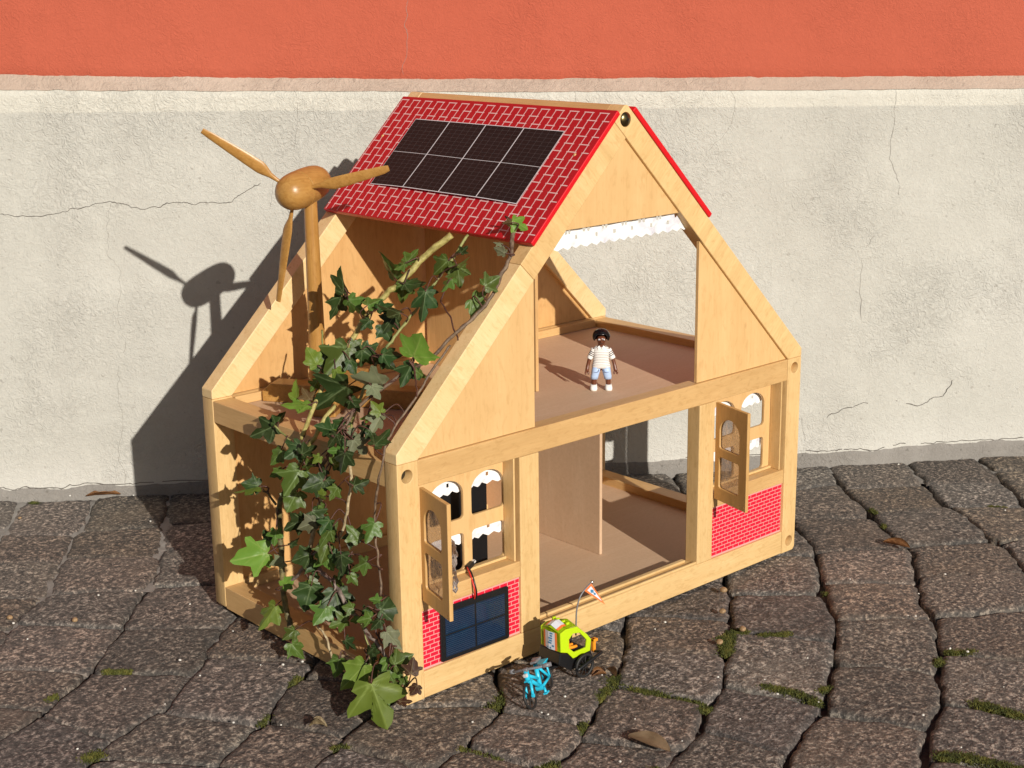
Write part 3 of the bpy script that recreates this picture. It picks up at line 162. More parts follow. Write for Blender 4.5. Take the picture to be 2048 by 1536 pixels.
# ------------------------------------------------------------------ materials
class NT:
    def __init__(s, name):
        s.m = bpy.data.materials.new(name); s.m.use_nodes = True; s.t = s.m.node_tree; s.b = s.t.nodes['Principled BSDF']
    def n(s, typ, **kw):
        q = s.t.nodes.new(typ)
        for k, v in kw.items():
            if k.startswith('i_'):
                kk = k[2:]; kk = int(kk) if kk.isdigit() else kk.replace('_', ' ')
                if hasattr(v, 'is_output') or isinstance(v, bpy.types.NodeSocket): s.t.links.new(v, q.inputs[kk])
                else: q.inputs[kk].default_value = v
            else: setattr(q, k, v)
        return q
    def coord(s, scale=(1, 1, 1), rot=(0, 0, 0), rnd=False, src='Object'):
        tc = s.n('ShaderNodeTexCoord'); v = tc.outputs[src]
        if rnd:
            oi = s.n('ShaderNodeObjectInfo'); ml = s.n('ShaderNodeMath', operation='MULTIPLY', i_0=oi.outputs['Random'], i_1=37.0)
            cb = s.n('ShaderNodeCombineXYZ', i_0=ml.outputs[0], i_1=ml.outputs[0], i_2=ml.outputs[0])
            ad = s.n('ShaderNodeVectorMath', operation='ADD', i_0=v, i_1=cb.outputs[0]); v = ad.outputs[0]
        mp = s.n('ShaderNodeMapping'); s.t.links.new(v, mp.inputs[0]); mp.inputs['Rotation'].default_value = rot; mp.inputs['Scale'].default_value = scale
        return mp.outputs[0]
    def turned(s, scale, ang):
        v = s.coord((1, 1, 1), (0, math.radians(ang), 0), rnd=True); mp = s.n('ShaderNodeMapping'); s.t.links.new(v, mp.inputs[0]); mp.inputs['Scale'].default_value = scale
        return mp.outputs[0]
    def noise(s, vec, scale, detail=4, rough=.6, dist=0.0):
        q = s.n('ShaderNodeTexNoise'); s.t.links.new(vec, q.inputs['Vector'])
        q.inputs['Scale'].default_value = scale; q.inputs['Detail'].default_value = detail; q.inputs['Roughness'].default_value = rough; q.inputs['Distortion'].default_value = dist
        return q.outputs[0]
    def ramp(s, fac, stops, interp='LINEAR'):
        q = s.n('ShaderNodeValToRGB'); s.t.links.new(fac, q.inputs[0]); cr = q.color_ramp; cr.interpolation = interp
        while len(cr.elements) < len(stops): cr.elements.new(.5)
        for e, (p, c) in zip(cr.elements, stops):
            e.position = p; e.color = (*c, 1) if len(c) == 3 else c
        return q.outputs[0]
    def mix(s, fac, a, b, mode='MIX'):
        q = s.n('ShaderNodeMix', data_type='RGBA', blend_type=mode)
        for k, v in ((0, fac), (6, a), (7, b)):
            if isinstance(v, bpy.types.NodeSocket): s.t.links.new(v, q.inputs[k])
            else: q.inputs[k].default_value = (*v, 1) if isinstance(v, (tuple, list)) and len(v) == 3 else v
        return q.outputs[2]
    def math(s, op, a, b=0.0, clamp=False):
        q = s.n('ShaderNodeMath', operation=op); q.use_clamp = clamp
        for k, v in ((0, a), (1, b)):
            if isinstance(v, bpy.types.NodeSocket): s.t.links.new(v, q.inputs[k])
            else: q.inputs[k].default_value = v
        return q.outputs[0]
    def bump(s, h, strength=.5, dist=.001, prev=None):
        q = s.n('ShaderNodeBump'); s.t.links.new(h, q.inputs['Height']); q.inputs['Strength'].default_value = strength; q.inputs['Distance'].default_value = dist
        if prev is not None: s.t.links.new(prev, q.inputs['Normal'])
        return q.outputs[0]
    def fin(s, col=None, rough=.5, nrm=None, **kw):
        def lk(v, k):
            if isinstance(v, bpy.types.NodeSocket): s.t.links.new(v, s.b.inputs[k])
            else: s.b.inputs[k].default_value = (*v, 1) if isinstance(v, (tuple, list)) and len(v) == 3 else v
        if col is not None: lk(col, 'Base Color')
        lk(rough, 'Roughness')
        if nrm is not None: s.t.links.new(nrm, s.b.inputs['Normal'])
        for k, v in kw.items(): lk(v, k.replace('_', ' '))
        return s.m
def plain(name, col, rough=.5, **kw): return NT(name).fin(col, rough, **kw)
def wood(name, dark, mid, light, ang=0.0, rough=.5, k=1.0, var=.10):
    """grain along local x turned by ang about y; fine pores, broad bands, a tint for each piece"""
    t = NT(name)
    v = t.turned((5*k, 55*k, 55*k), ang)
    broad = t.noise(v, 1.0, 3, .55, .6)
    v2 = t.turned((30*k, 620*k, 620*k), ang)
    fine = t.noise(v2, 1.0, 3, .6, .2)
    v3 = t.coord((14, 22, 22), (0, 0, 0), rnd=True); blot = t.noise(v3, 1.0, 4, .6, 1.0)
    c = t.ramp(broad, [(.30, dark), (.5, mid), (.72, light)])
    c = t.mix(.38, c, t.ramp(fine, [(.3, dark), (.62, light)]))
    c = t.mix(t.math('MULTIPLY', t.ramp(blot, [(.45, (0, 0, 0)), (.75, (1, 1, 1))]), .45), c, dark)
    fl = t.noise(t.turned((90*k, 260*k, 260*k), ang), 1.0, 3, .6, .8)
    c = t.mix(t.math('MULTIPLY', t.ramp(fl, [(.52, (0, 0, 0)), (.68, (1, 1, 1))]), .40), c, (dark[0]*.82, dark[1]*.76, dark[2]*.66))
    kn = t.n('ShaderNodeTexVoronoi'); t.t.links.new(t.turned((13, 24, 24), ang), kn.inputs['Vector']); kn.inputs['Scale'].default_value = 1.0
    kd = t.math('ADD', kn.outputs['Distance'], t.math('MULTIPLY', t.noise(v, 2.0, 3), .05))
    c = t.mix(t.math('MULTIPLY', t.ramp(kd, [(.045, (1, 1, 1)), (.085, (0, 0, 0))]), .35), c, (dark[0]*.55, dark[1]*.42, dark[2]*.35))
    oi = t.n('ShaderNodeObjectInfo')
    hsv = t.n('ShaderNodeHueSaturation', i_Color=c); t.t.links.new(t.math('ADD', t.math('MULTIPLY', oi.outputs['Random'], var), 1-var/2), hsv.inputs['Value'])
    return t.fin(hsv.outputs[0], rough, t.bump(fine, .25, .0004))
BIRCH = ((.58, .375, .155), (.675, .450, .195), (.74, .515, .245))
BEECH = ((.52, .310, .120), (.60, .370, .150), (.66, .425, .185))
M = {}
PALE = ((.66, .455, .205), (.74, .535, .265), (.79, .600, .325))
for a in (0, 90, 45, -45):
    M['birch', a] = wood('birch_grain_%d' % (a % 360), *BIRCH, ang=a)
    M['pale', a] = wood('pale_birch_%d' % (a % 360), *PALE, ang=a)
    M['beech', a] = wood('beech_grain_%d' % (a % 360), *BEECH, ang=a)
def wood_y(name, dark, mid, light, vert=False):
    t = NT(name); sc = (60, 60, 6) if vert else (60, 6, 60)
    v = t.coord(sc, rnd=True); broad = t.noise(v, 1.0, 3, .55, .6); v2 = t.coord(tuple(q*9 for q in sc), rnd=True); fine = t.noise(v2, 1.0, 3, .6, .2)
    c = t.mix(.5, t.ramp(broad, [(.30, dark), (.5, mid), (.72, light)]), t.ramp(fine, [(.3, dark), (.62, light)]))
    return t.fin(c, .5, t.bump(fine, .25, .0004))
M['beech_y'] = wood_y('beech_side', *BEECH); M['ply_y'] = wood_y('plywood_partition', (.48, .275, .105), (.57, .345, .140), (.63, .395, .170), True)
M['ply'] = wood('plywood_veneer', (.62, .385, .160), (.67, .425, .185), (.72, .470, .215), ang=90, k=.6)
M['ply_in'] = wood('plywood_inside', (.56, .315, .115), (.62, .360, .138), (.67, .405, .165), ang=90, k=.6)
t = NT('hardboard'); v = t.coord((1, 1, 1)); a = t.noise(v, 260, 5, .7); b = t.noise(v, 18, 4, .6)
c = t.mix(t.math('MULTIPLY', b, .6), (.53, .36, .222), (.63, .44, .28)); c = t.mix(.35, c, t.ramp(a, [(.3, (.47, .30, .19)), (.7, (.66, .46, .31))]))
dst = t.noise(t.coord((9, 60, 9), (0, 0, .4)), 1.0, 6, .75, .5); c = t.mix(t.math('MULTIPLY', t.ramp(dst, [(.5, (0, 0, 0)), (.72, (1, 1, 1))]), .30), c, (.70, .53, .37)); fleck = t.noise(v, 520, 2, .5); c = t.mix(t.math('MULTIPLY', t.ramp(fleck, [(.62, (0, 0, 0)), (.70, (1, 1, 1))]), .35), c, (.33, .21, .12))
M['board'] = t.fin(c, .62, t.bump(a, .15, .0004))
M['turned'] = wood('turned_beech', (.33, .155, .034), (.43, .220, .055), (.53, .295, .088), ang=90, rough=.34, k=.8, var=.10)
M['turned_x'] = wood('turned_beech_long', (.33, .155, .034), (.43, .220, .055), (.53, .295, .088), ang=0, rough=.34, k=.8, var=.10)
t = NT('red_lacquer'); v = t.coord(); a = t.noise(v, 14, 4, .6); c = t.mix(a, (.40, .004, .012), (.50, .007, .020)); sc_ = t.noise(t.coord((40, 8, 40)), 1.0, 6, .8); c = t.mix(t.math('MULTIPLY', t.ramp(sc_, [(.58, (0, 0, 0)), (.75, (1, 1, 1))]), .25), c, (.46, .07, .07)); M['red'] = t.fin(c, .34, t.bump(t.noise(v, 180, 3), .08, .0003))
M['red_edge'] = plain('red_paint_edge', (.62, .006, .012), .4)
M['print_white'] = plain('print_pale_pink', (.80, .52, .50), .5)
t = NT('brick_print_red'); v = t.coord(); c = t.mix(t.noise(v, 120, 2), (.58, .008, .030), (.70, .012, .045)); M['brick_red'] = t.fin(c, .45)
M['joint_pink'] = plain('brick_print_joint', (.82, .33, .31), .5)
t = NT('solar_paper_dark'); v = t.coord(); a = t.noise(v, 40, 3); M['pv'] = t.fin(t.mix(a, (.0075, .0072, .0075), (.013, .0125, .013)), .55, Specular_IOR_Level=.25)
M['pv_line'] = plain('solar_paper_line', (.085, .085, .088), .5); M['pv_white'] = plain('solar_paper_white', (.74, .74, .76), .5)
M['black'] = plain('black_plastic', (.010, .010, .011), .35); M['black_matt'] = plain('black_rubber', (.014, .013, .013), .6)
t = NT('solar_cell_blue'); v = t.coord(); a = t.noise(v, 60, 3); M['cell'] = t.fin(t.mix(a, (.006, .014, .036), (.010, .024, .056)), .16, Coat_Weight=.6, Coat_Roughness=.06)
M['cell_line'] = plain('solar_cell_line', (.028, .050, .092), .3)
M['wire_red'] = plain('wire_red', (.60, .035, .02), .4); M['dark_metal'] = plain('dark_bolt_metal', (.045, .040, .030), .35, Metallic=.6); M['brass'] = plain('dark_brass', (.20, .16, .075), .28, Metallic=1.0); M['steel'] = plain('steel', (.62, .62, .62), .25, Metallic=1.0)
t = NT('white_lace'); v = t.coord(); a = t.noise(v, 260, 4, .7); b = t.noise(v, 70, 2, .4, .6)
c = t.ramp(b, [(.34, (.62, .62, .67)), (.46, (.80, .80, .80)), (.7, (.84, .84, .84))]); M['lace'] = t.fin(c, .85, t.bump(a, .5, .0006))
# wall
def plaster(name, c0, c1, c2, spot, bscale=1.0, ext=None, pit=.5, bst=.75):
    t = NT(name); v = t.coord()
    big = t.noise(v, 2.3, 5, .6); med = t.noise(v, 11, 5, .62); fine = t.noise(v, 150*bscale, 6, .72, 1.2); worm = t.noise(v, 75*bscale, 4, .6, 3.5); grit = t.noise(v, 420, 3, .6)
    c = t.ramp(big, [(.3, c0), (.52, c1), (.72, c2)]); c = t.mix(t.math('MULTIPLY', t.ramp(med, [(.4, (0, 0, 0)), (.7, (1, 1, 1))]), .45), c, c0)
    c = t.mix(.16, c, t.ramp(fine, [(.3, spot), (.62, c2)]))
    pits = t.ramp(t.noise(v, 130, 2, .4), [(.68, (0, 0, 0)), (.73, (1, 1, 1))]); c = t.mix(t.math('MULTIPLY', pits, pit), c, spot)
    if ext: c = ext(t, c)
    patch = t.ramp(t.noise(v, 5, 3), [(.40, (.15, .15, .15)), (.62, (1.4, 1.4, 1.4))])
    h = t.math('ADD', t.math('MULTIPLY', fine, .5), t.math('MULTIPLY', t.math('MULTIPLY', worm, patch), .9)); h = t.math('ADD', h, t.math('MULTIPLY', grit, .12))
    return t.fin(c, .92, t.bump(h, bst, .0042))
def band(t, c):   # a paler strip of newer paint under the ledge, and a dirtier foot
    sx = t.n('ShaderNodeSeparateXYZ'); tc = t.n('ShaderNodeTexCoord'); t.t.links.new(tc.outputs['Object'], sx.inputs[0])
    lim = t.math('ADD', t.math('MULTIPLY', sx.outputs['X'], -.0123), .5165)
    wob = t.math('MULTIPLY', t.math('SUBTRACT', t.noise(tc.outputs['Object'], 9, 4), .5), .006)
    f = t.math('MULTIPLY', t.math('SUBTRACT', t.math('ADD', sx.outputs['Z'], wob), lim), 400, True)
    c = t.mix(t.math('MULTIPLY', f, .55), c, (.70, .675, .585))
    st = t.n('ShaderNodeMapping'); t.t.links.new(tc.outputs['Object'], st.inputs[0]); st.inputs['Scale'].default_value = (16, 16, 1.3)
    c = t.mix(t.math('MULTIPLY', t.ramp(t.noise(st.outputs[0], 1.0, 5, .65), [(.48, (0, 0, 0)), (.75, (1, 1, 1))]), .22), c, (.42, .40, .36))
    foot = t.math('MULTIPLY', t.math('SUBTRACT', t.math('ADD', .05, t.math('MULTIPLY', t.noise(tc.outputs['Object'], 20, 5), .04)), sx.outputs['Z']), 16, True)
    return t.mix(t.math('MULTIPLY', foot, .35), c, (.72, .70, .65))
M['plinth'] = plaster('grey_plaster', (.475, .463, .412), (.540, .530, .475), (.60, .59, .535), (.30, .28, .245), ext=band)
M['orange'] = plaster('orange_plaster', (.450, .095, .050), (.470, .102, .055), (.490, .111, .061), (.34, .07, .036), 1.0, None, .10, .5)
M['ledge'] = plaster('ledge_render', (.43, .325, .255), (.50, .39, .31), (.58, .48, .40), (.27, .21, .17))
M['mortar'] = plaster('grey_mortar', (.20, .185, .165), (.27, .25, .225), (.38, .36, .33), (.10, .09, .075))
M['hairline'] = plain('hairline_crack', (.27, .25, .22), .95); M['crack'] = plain('crack_dirt_shadow', (.10, .088, .075), .95)
# paving
t = NT('porphyry_sett'); v = t.coord(rnd=True); a = t.noise(v, 190, 5, .7); b = t.noise(v, 380, 3, .6, .5); g = t.noise(v, 30, 5, .65); q = t.noise(v, 9, 4, .6)
c = t.ramp(a, [(.38, (.030, .025, .023)), (.47, (.088, .072, .058)), (.55, (.160, .127, .100)), (.61, (.43, .345, .26))])
c = t.mix(t.math('MULTIPLY', t.ramp(b, [(.60, (0, 0, 0)), (.68, (1, 1, 1))]), .7), c, (.44, .36, .29))
c = t.mix(t.math('MULTIPLY', t.ramp(b, [(.30, (1, 1, 1)), (.38, (0, 0, 0))]), .6), c, (.03, .026, .024))
c = t.mix(t.math('MULTIPLY', t.ramp(g, [(.42, (0, 0, 0)), (.68, (1, 1, 1))]), .45), c, (.070, .064, .058))
c = t.mix(t.math('MULTIPLY', t.ramp(q, [(.5, (0, 0, 0)), (.75, (1, 1, 1))]), .30), c, (.26, .185, .12))
at = t.n('ShaderNodeAttribute', attribute_name='edge'); ed = t.math('MULTIPLY', at.outputs['Fac'], t.ramp(t.noise(v, 45, 4), [(.3, (.3, .3, .3)), (.7, (1, 1, 1))]), True)
c = t.mix(t.math('MULTIPLY', ed, .6), c, (.052, .048, .042))
oi = t.n('ShaderNodeObjectInfo'); hsv = t.n('ShaderNodeHueSaturation', i_Color=c); t.t.links.new(t.math('ADD', t.math('MULTIPLY', oi.outputs['Random'], .5), .90), hsv.inputs['Value'])
t.t.links.new(t.math('ADD', t.math('MULTIPLY', t.math('FRACT', t.math('MULTIPLY', oi.outputs['Random'], 7.31)), .022), .489), hsv.inputs['Hue']); t.t.links.new(t.math('ADD', t.math('MULTIPLY', t.math('FRACT', t.math('MULTIPLY', oi.outputs['Random'], 13.7)), .5), .62), hsv.inputs['Saturation'])
M['sett'] = t.fin(hsv.outputs[0], .82, t.bump(t.math('ADD', t.math('MULTIPLY', a, .8), t.math('MULTIPLY', b, .35)), 1.0, .0034))
t = NT('joint_sand'); v = t.coord(); a = t.noise(v, 260, 5, .7); b = t.noise(v, 30, 4)
M['sand'] = t.fin(t.mix(b, t.ramp(a, [(.3, (.035, .030, .025)), (.7, (.11, .095, .08))]), (.06, .055, .045)), .95, t.bump(a, .9, .003))
t = NT('moss'); oi = t.coord(); a = t.noise(oi, 90, 3); M['moss'] = t.fin(t.ramp(a, [(.3, (.022, .028, .005)), (.5, (.070, .078, .009)), (.7, (.14, .125, .018))]), .8)
# ivy leaves
def leafmat(name, c0, c1, vein, rough, tr=.22, vs=.75):
    t = NT(name); v = t.coord(rnd=True); a = t.noise(v, 3.0, 4, .6); b = t.noise(v, 14, 3)
    c = t.mix(a, c0, c1); at = t.n('ShaderNodeAttribute', attribute_name='vein'); f = t.math('MULTIPLY', at.outputs['Fac'], vs)
    oi = t.n('ShaderNodeObjectInfo'); hsv = t.n('ShaderNodeHueSaturation', i_Color=c)
    t.t.links.new(t.math('ADD', t.math('MULTIPLY', oi.outputs['Random'], .7), .65), hsv.inputs['Value']); t.t.links.new(t.math('ADD', t.math('MULTIPLY', oi.outputs['Random'], .05), .475), hsv.inputs['Hue'])
    c = t.mix(f, hsv.outputs[0], vein); t.fin(c, rough, t.bump(t.math('SUBTRACT', t.math('MULTIPLY', b, .5), at.outputs['Fac']), .25, .0006), Specular_IOR_Level=.22)
    tl = t.n('ShaderNodeBsdfTranslucent', i_Color=c); mx = t.n('ShaderNodeMixShader', i_Fac=tr)
    out = t.t.nodes['Material Output']; t.t.links.new(t.b.outputs[0], mx.inputs[1]); t.t.links.new(tl.outputs[0], mx.inputs[2]); t.t.links.new(mx.outputs[0], out.inputs[0])
    return t.m
LEAF = [leafmat('ivy_dark', (.016, .031, .009), (.036, .066, .016), (.17, .23, .10), .42, .14, .7), leafmat('ivy_green', (.058, .102, .017), (.100, .160, .030), (.24, .33, .13), .36),
        leafmat('ivy_light', (.105, .180, .024), (.165, .245, .036), (.30, .38, .10), .40, .25, .6), leafmat('ivy_purple', (.050, .022, .016), (.105, .060, .024), (.22, .17, .08), .5), leafmat('ivy_pale', (.105, .120, .065), (.19, .20, .11), (.28, .30, .18), .55)]
def bark(name, a_, b_, sc=160):
    t = NT(name); v = t.coord(); a = t.noise(v, sc, 5, .65); return t.fin(t.ramp(a, [(.35, a_), (.62, b_)]), .6, t.bump(a, .7, .0015))
STEM = {'yellow': bark('stem_yellow', (.22, .175, .045), (.46, .40, .13)), 'green': bark('stem_green', (.12, .14, .035), (.30, .30, .10)), 'brown': bark('stem_brown', (.075, .045, .028), (.20, .135, .085)),
        'pale': bark('stem_pale', (.26, .19, .10), (.55, .44, .26)), 'olive': bark('stem_olive', (.055, .045, .018), (.20, .165, .06)), 'grey': bark('stem_grey', (.11, .080, .065), (.28, .215, .175)), 'red': bark('stem_red', (.045, .017, .012), (.11, .045, .028))}
M['dry'] = bark('dry_leaf', (.20, .085, .03), (.40, .20, .08), 90); M['dry_tan'] = bark('dry_leaf_tan', (.30, .21, .12), (.42, .31, .19), 60); M['dry_dark'] = bark('dry_leaf_dark', (.07, .035, .02), (.20, .11, .05), 90)
M['seed'] = bark('seed_husk', (.20, .12, .055), (.38, .25, .13), 200); M['grit'] = plain('white_grit', (.70, .68, .62), .7)
# toys
pl = lambda n, c, r=.32, **k: plain(n, c, r, Specular_IOR_Level=.5, **k)
M['skin'] = pl('toy_brown_skin', (.135, .042, .020)); M['hair'] = pl('toy_black_hair', (.006, .006, .007), .22); M['white'] = pl('toy_white', (.82, .80, .76), .45); M['denim'] = pl('toy_light_denim', (.42, .56, .80), .45)
M['stripe'] = pl('toy_stripe', (.06, .055, .06), .5); M['denim_line'] = pl('toy_denim_line', (.12, .17, .30), .5); M['eye'] = pl('toy_eye', (.85, .83, .8), .3)
M['cyan'] = pl('toy_turquoise', (.022, .50, .72), .35); M['lime'] = pl('toy_lime', (.48, .68, .010), .32); M['grey'] = pl('toy_grey', (.17, .17, .18), .4); M['lgrey'] = pl('toy_light_grey', (.55, .55, .55), .35); M['orange_toy'] = pl('toy_orange', (.85, .30, .02), .35)
M['peach'] = pl('toy_peach', (.72, .30, .13), .4); M['st_white'] = pl('sticker_white', (.66, .70, .76), .5); M['st_orange'] = pl('sticker_orange', (.85, .20, .04), .5); M['st_blue'] = pl('sticker_blue', (.05, .21, .38), .5); M['flag_orange'] = pl('flag_orange', (.90, .20, .05), .45)
t = NT('crinkled_film'); v = t.coord(); a = t.noise(v, 110, 3, .6, 2.0); t.fin((.62, .52, .48), .12, t.bump(a, 1.0, .007)); t.b.inputs['Metallic'].default_value = .25
tr = t.n('ShaderNodeBsdfTransparent', i_Color=(.85, .80, .80, 1)); mx = t.n('ShaderNodeMixShader', i_Fac=.62); t.t.links.new(tr.outputs[0], mx.inputs[1]); t.t.links.new(t.b.outputs[0], mx.inputs[2]); t.t.links.new(mx.outputs[0], t.t.nodes['Material Output'].inputs[0])
M['film'] = t.m
M['shut'] = wood('shutter_ply_shaded', (.50, .285, .095), (.56, .330, .120), (.61, .37, .145), ang=90, k=.6)  # darker than the other plywood: shade on the shutters put into the colour
# ------------------------------------------------------------------ the wall of the real building behind
WA, WD, WN = Vector(WALL[0]), Vector(WALL[1]), Vector(WALL[2])
wall = thing('house_wall', 'rendered house wall with grey plinth below a beige ledge and orange plaster above', 'wall', WA, rotz=math.atan2(WD.y, WD.x))
def lerp_pl(pl, s):
    if s <= pl[0][0]: a, b = pl[0], pl[1]
    elif s >= pl[-1][0]: a, b = pl[-2], pl[-1]
    else:
        for a, b in zip(pl, pl[1:]):
            if a[0] <= s <= b[0]: break
    t = (s-a[0])/(b[0]-a[0])
    return a[1]+(b[1]-a[1])*max(-.5, min(1.5, t))
def wdisp(s, z):
    return (noise.noise((s*14, z*14, 1.7))*.0011+noise.noise((s*55, z*55, 4.1))*.0006+noise.noise((s*160, z*160, 9.1))*.00028)
cols = list(np.arange(-4, -.3, .25))+list(np.arange(-.3, 1.95, .0055))+list(np.arange(1.95, 6, .25))
ptop = lambda s: lerp_pl(PLINTH_TOP, s)+noise.noise((s*60, 3, 3))*.0012+noise.noise((s*14, 8, 3))*.0010 if -1 < s < 3 else lerp_pl(PLINTH_TOP, max(-.6, min(2.1, s)))
ltop = lambda s: lerp_pl(LEDGE_TOP, s)+noise.noise((s*80, 9, 3))*.0006+noise.noise((s*22, 6, 3))*.0010+noise.noise((s*230, 6, 1))*.0006+(.0012*max(0, noise.noise((s*120, 1, 8))) if s < .45 else 0) if -1 < s < 3 else lerp_pl(LEDGE_TOP, max(-.6, min(2.1, s)))
def grid(rows, fn):
    bm = B(); prev = None
    for s in cols:
        cur = [bm.verts.new(fn(float(s), r)) for r in rows]
        if prev:
            for i in range(len(rows)-1): bm.faces.new((prev[i], cur[i], cur[i+1], prev[i+1]))
        prev = cur
    for f in bm.faces: f.smooth = True
    return bm
obj('plinth', grid(np.linspace(0, 1, 92), lambda s, r: (s, -wdisp(s, r*.53) if r < .999 else .004, -.06+(ptop(s)+.06)*min(r/.995, 1))), M['plinth'], wall, local=True)
obj('ledge', grid(np.linspace(0, 1, 7), lambda s, r: (s, (.0008+.011*r)-wdisp(s*1.3, r*.03)*.8, ptop(s)-.0012+(ltop(s)+.0012-ptop(s))*r)), M['ledge'], wall, local=True)
obj('orange_plaster', grid([0]+list(np.linspace(.008, .16, 26))+[.5, 1.2, 2.2], lambda s, r: (s, .0095-wdisp(s+9, r)*1.0+(.003 if r == 0 else 0), ltop(s)-.0015+r)), M['orange'], wall, local=True)
def mort(s, r):
    top = lerp_pl(MORTAR, s)+noise.noise((s*45, 2, 2))*.0022+noise.noise((s*150, 2, 5))*.0008
    return (s, -.0022-.0045*(1-r)**1.5-wdisp(s*2, r*.02)*1.5+(.004 if r > .99 else 0), -.012+(max(top, .006)+.012)*r)
obj('base_mortar', grid(np.linspace(0, 1, 8), mort), M['mortar'], wall, local=True)
for pts, wdt in CRACKS+[([(a_, b_+.0012) for a_, b_ in MORTAR[:8]], .0016), ([(a_, b_+.0010) for a_, b_ in MORTAR[7:]], .0016)]:  # the added two run along the mortar top: crack plus painted edge shadow
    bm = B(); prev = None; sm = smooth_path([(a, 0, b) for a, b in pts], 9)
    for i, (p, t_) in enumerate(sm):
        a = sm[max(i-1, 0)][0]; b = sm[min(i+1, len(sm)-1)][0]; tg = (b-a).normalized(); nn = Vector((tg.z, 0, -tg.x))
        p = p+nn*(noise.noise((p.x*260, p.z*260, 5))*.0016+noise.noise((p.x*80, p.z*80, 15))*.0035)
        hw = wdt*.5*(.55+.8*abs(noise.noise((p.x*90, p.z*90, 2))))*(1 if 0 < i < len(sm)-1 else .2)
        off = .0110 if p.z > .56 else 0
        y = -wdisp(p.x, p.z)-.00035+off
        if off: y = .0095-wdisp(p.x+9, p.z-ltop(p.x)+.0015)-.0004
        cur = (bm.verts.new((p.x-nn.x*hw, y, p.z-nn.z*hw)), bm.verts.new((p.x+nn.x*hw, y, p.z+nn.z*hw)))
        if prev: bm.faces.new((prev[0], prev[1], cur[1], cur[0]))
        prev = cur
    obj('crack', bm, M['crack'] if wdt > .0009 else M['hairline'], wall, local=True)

# ------------------------------------------------------------------ paving of stone setts
pave = bpy.data.objects.new('pavement', None); COL.objects.link(pave); pave['kind'] = 'structure'; pave['label'] = 'pavement of worn brown grey stone setts with mossy joints'
bm = B(); xs = [-6, -3]+list(np.arange(-1.2, 2.1, .014))+[3, 6]; ys = [-6, -3]+list(np.arange(-1.1, 1.2, .014))+[3, 6]; prev = None
for x in xs:
    cur = [bm.verts.new((x, y, -.0150+noise.noise((x*22, y*22, 1))*.0050+noise.noise((x*70, y*70, 4))*.0035)) for y in ys]
    if prev:
        for i in range(len(ys)-1): bm.faces.new((prev[i], cur[i], cur[i+1], prev[i+1]))
    prev = cur
obj('joint_bed', bm, M['sand'], pave, smooth=True)
def arc_len(pl):
    L = [0.0]
    for a, b in zip(pl, pl[1:]): L.append(L[-1]+(b-a).length)
    return L
class Line:
    def __init__(s, pts): s.p = [Vector((a, b)) for a, b in pts]; s.refresh()
    def refresh(s): s.L = arc_len(s.p); s.len = s.L[-1]
    def at(s, t):
        t = max(0, min(s.len, t))
        for i in range(len(s.p)-1):
            if t <= s.L[i+1]: return s.p[i].lerp(s.p[i+1], (t-s.L[i])/max(1e-9, s.L[i+1]-s.L[i]))
        return s.p[-1].copy()
    def near(s, q):
        q = Vector(q); best = (9, 0)
        for i in range(len(s.p)-1):
            a, b = s.p[i], s.p[i+1]; t = max(0, min(1, (q-a).dot(b-a)/(b-a).length_squared)); dd = (a.lerp(b, t)-q).length
            if dd < best[0]: best = (dd, s.L[i]+t*(s.L[i+1]-s.L[i]))
        return best[1]
LN = {k: Line(p) for k, g, p in LINES}; GAP = {k: g for k, g, p in LINES}; order = [k for k, g, p in LINES]
w2 = lambda s, o: Vector((WA.x+WD.x*s+WN.x*o, WA.y+WD.y*s+WN.y*o))
def wall_s(q): return (Vector((q[0], q[1], 0))-WA).dot(WD)
sK = wall_s(LN['K'].p[0]); sC = wall_s(LN['C'].p[0]); hid = ['J', 'I', 'H', 'G', 'F', 'E', 'D']
for i, k in enumerate(hid):      # courses that run on under the house to the wall
    top = w2(sK+(sC-sK)*(i+1)/8, .002); first = LN[k].p[0]; dr = (LN[k].p[0]-LN[k].p[1]).normalized()
    mid = first+dr*(first-top).length*.45
    LN[k].p = [top, top.lerp(mid, .5)*.5+top.lerp(first, .33)*.5, mid] + LN[k].p; LN[k].refresh()
for k in ('N', 'M', 'K', 'C', 'B', 'A'):
    p = LN[k].p[0]; s0 = wall_s(p); top = w2(s0, .001)
    LN[k].p = ([top]+LN[k].p) if (p-top).length > .004 else LN[k].p; LN[k].refresh()
def cont(k, ref, frm):
    last = LN[k].p[-1]; base = LN[ref].at(frm)
    for q in LN[ref].p:
        if LN[ref].near(q) > frm+.01: LN[k].p.append(last+(q-base)*1.03)
    LN[k].refresh()
cont('M', 'K', LN['K'].near(LN['M'].p[-1])); cont('N', 'M', LN['M'].near(LN['N'].p[-1])); cont('A', 'B', LN['B'].near(LN['A'].p[-1]))
for k in order:
    p = LN[k].p; dr = (p[-1]-p[-3]).normalized(); dr = (dr*.6+Vector((-.62, -.78))*.4).normalized()
    for i in range(1, 6): p.append(p[-1]+dr*.11)
    LN[k].refresh()
for i in range(1, 6):
    n1 = 'Y%d' % i; LN[n1] = Line([(q.x-WD.x*.11*i, q.y-WD.y*.11*i) for q in LN['N'].p]); GAP[n1] = .006; order.insert(0, n1)
    n2 = 'Z%d' % i; LN[n2] = Line([(q.x+WD.x*.12*i, q.y+WD.y*.12*i) for q in LN['A'].p]); GAP[n2] = .008; order.append(n2)
rs = random.Random(5)
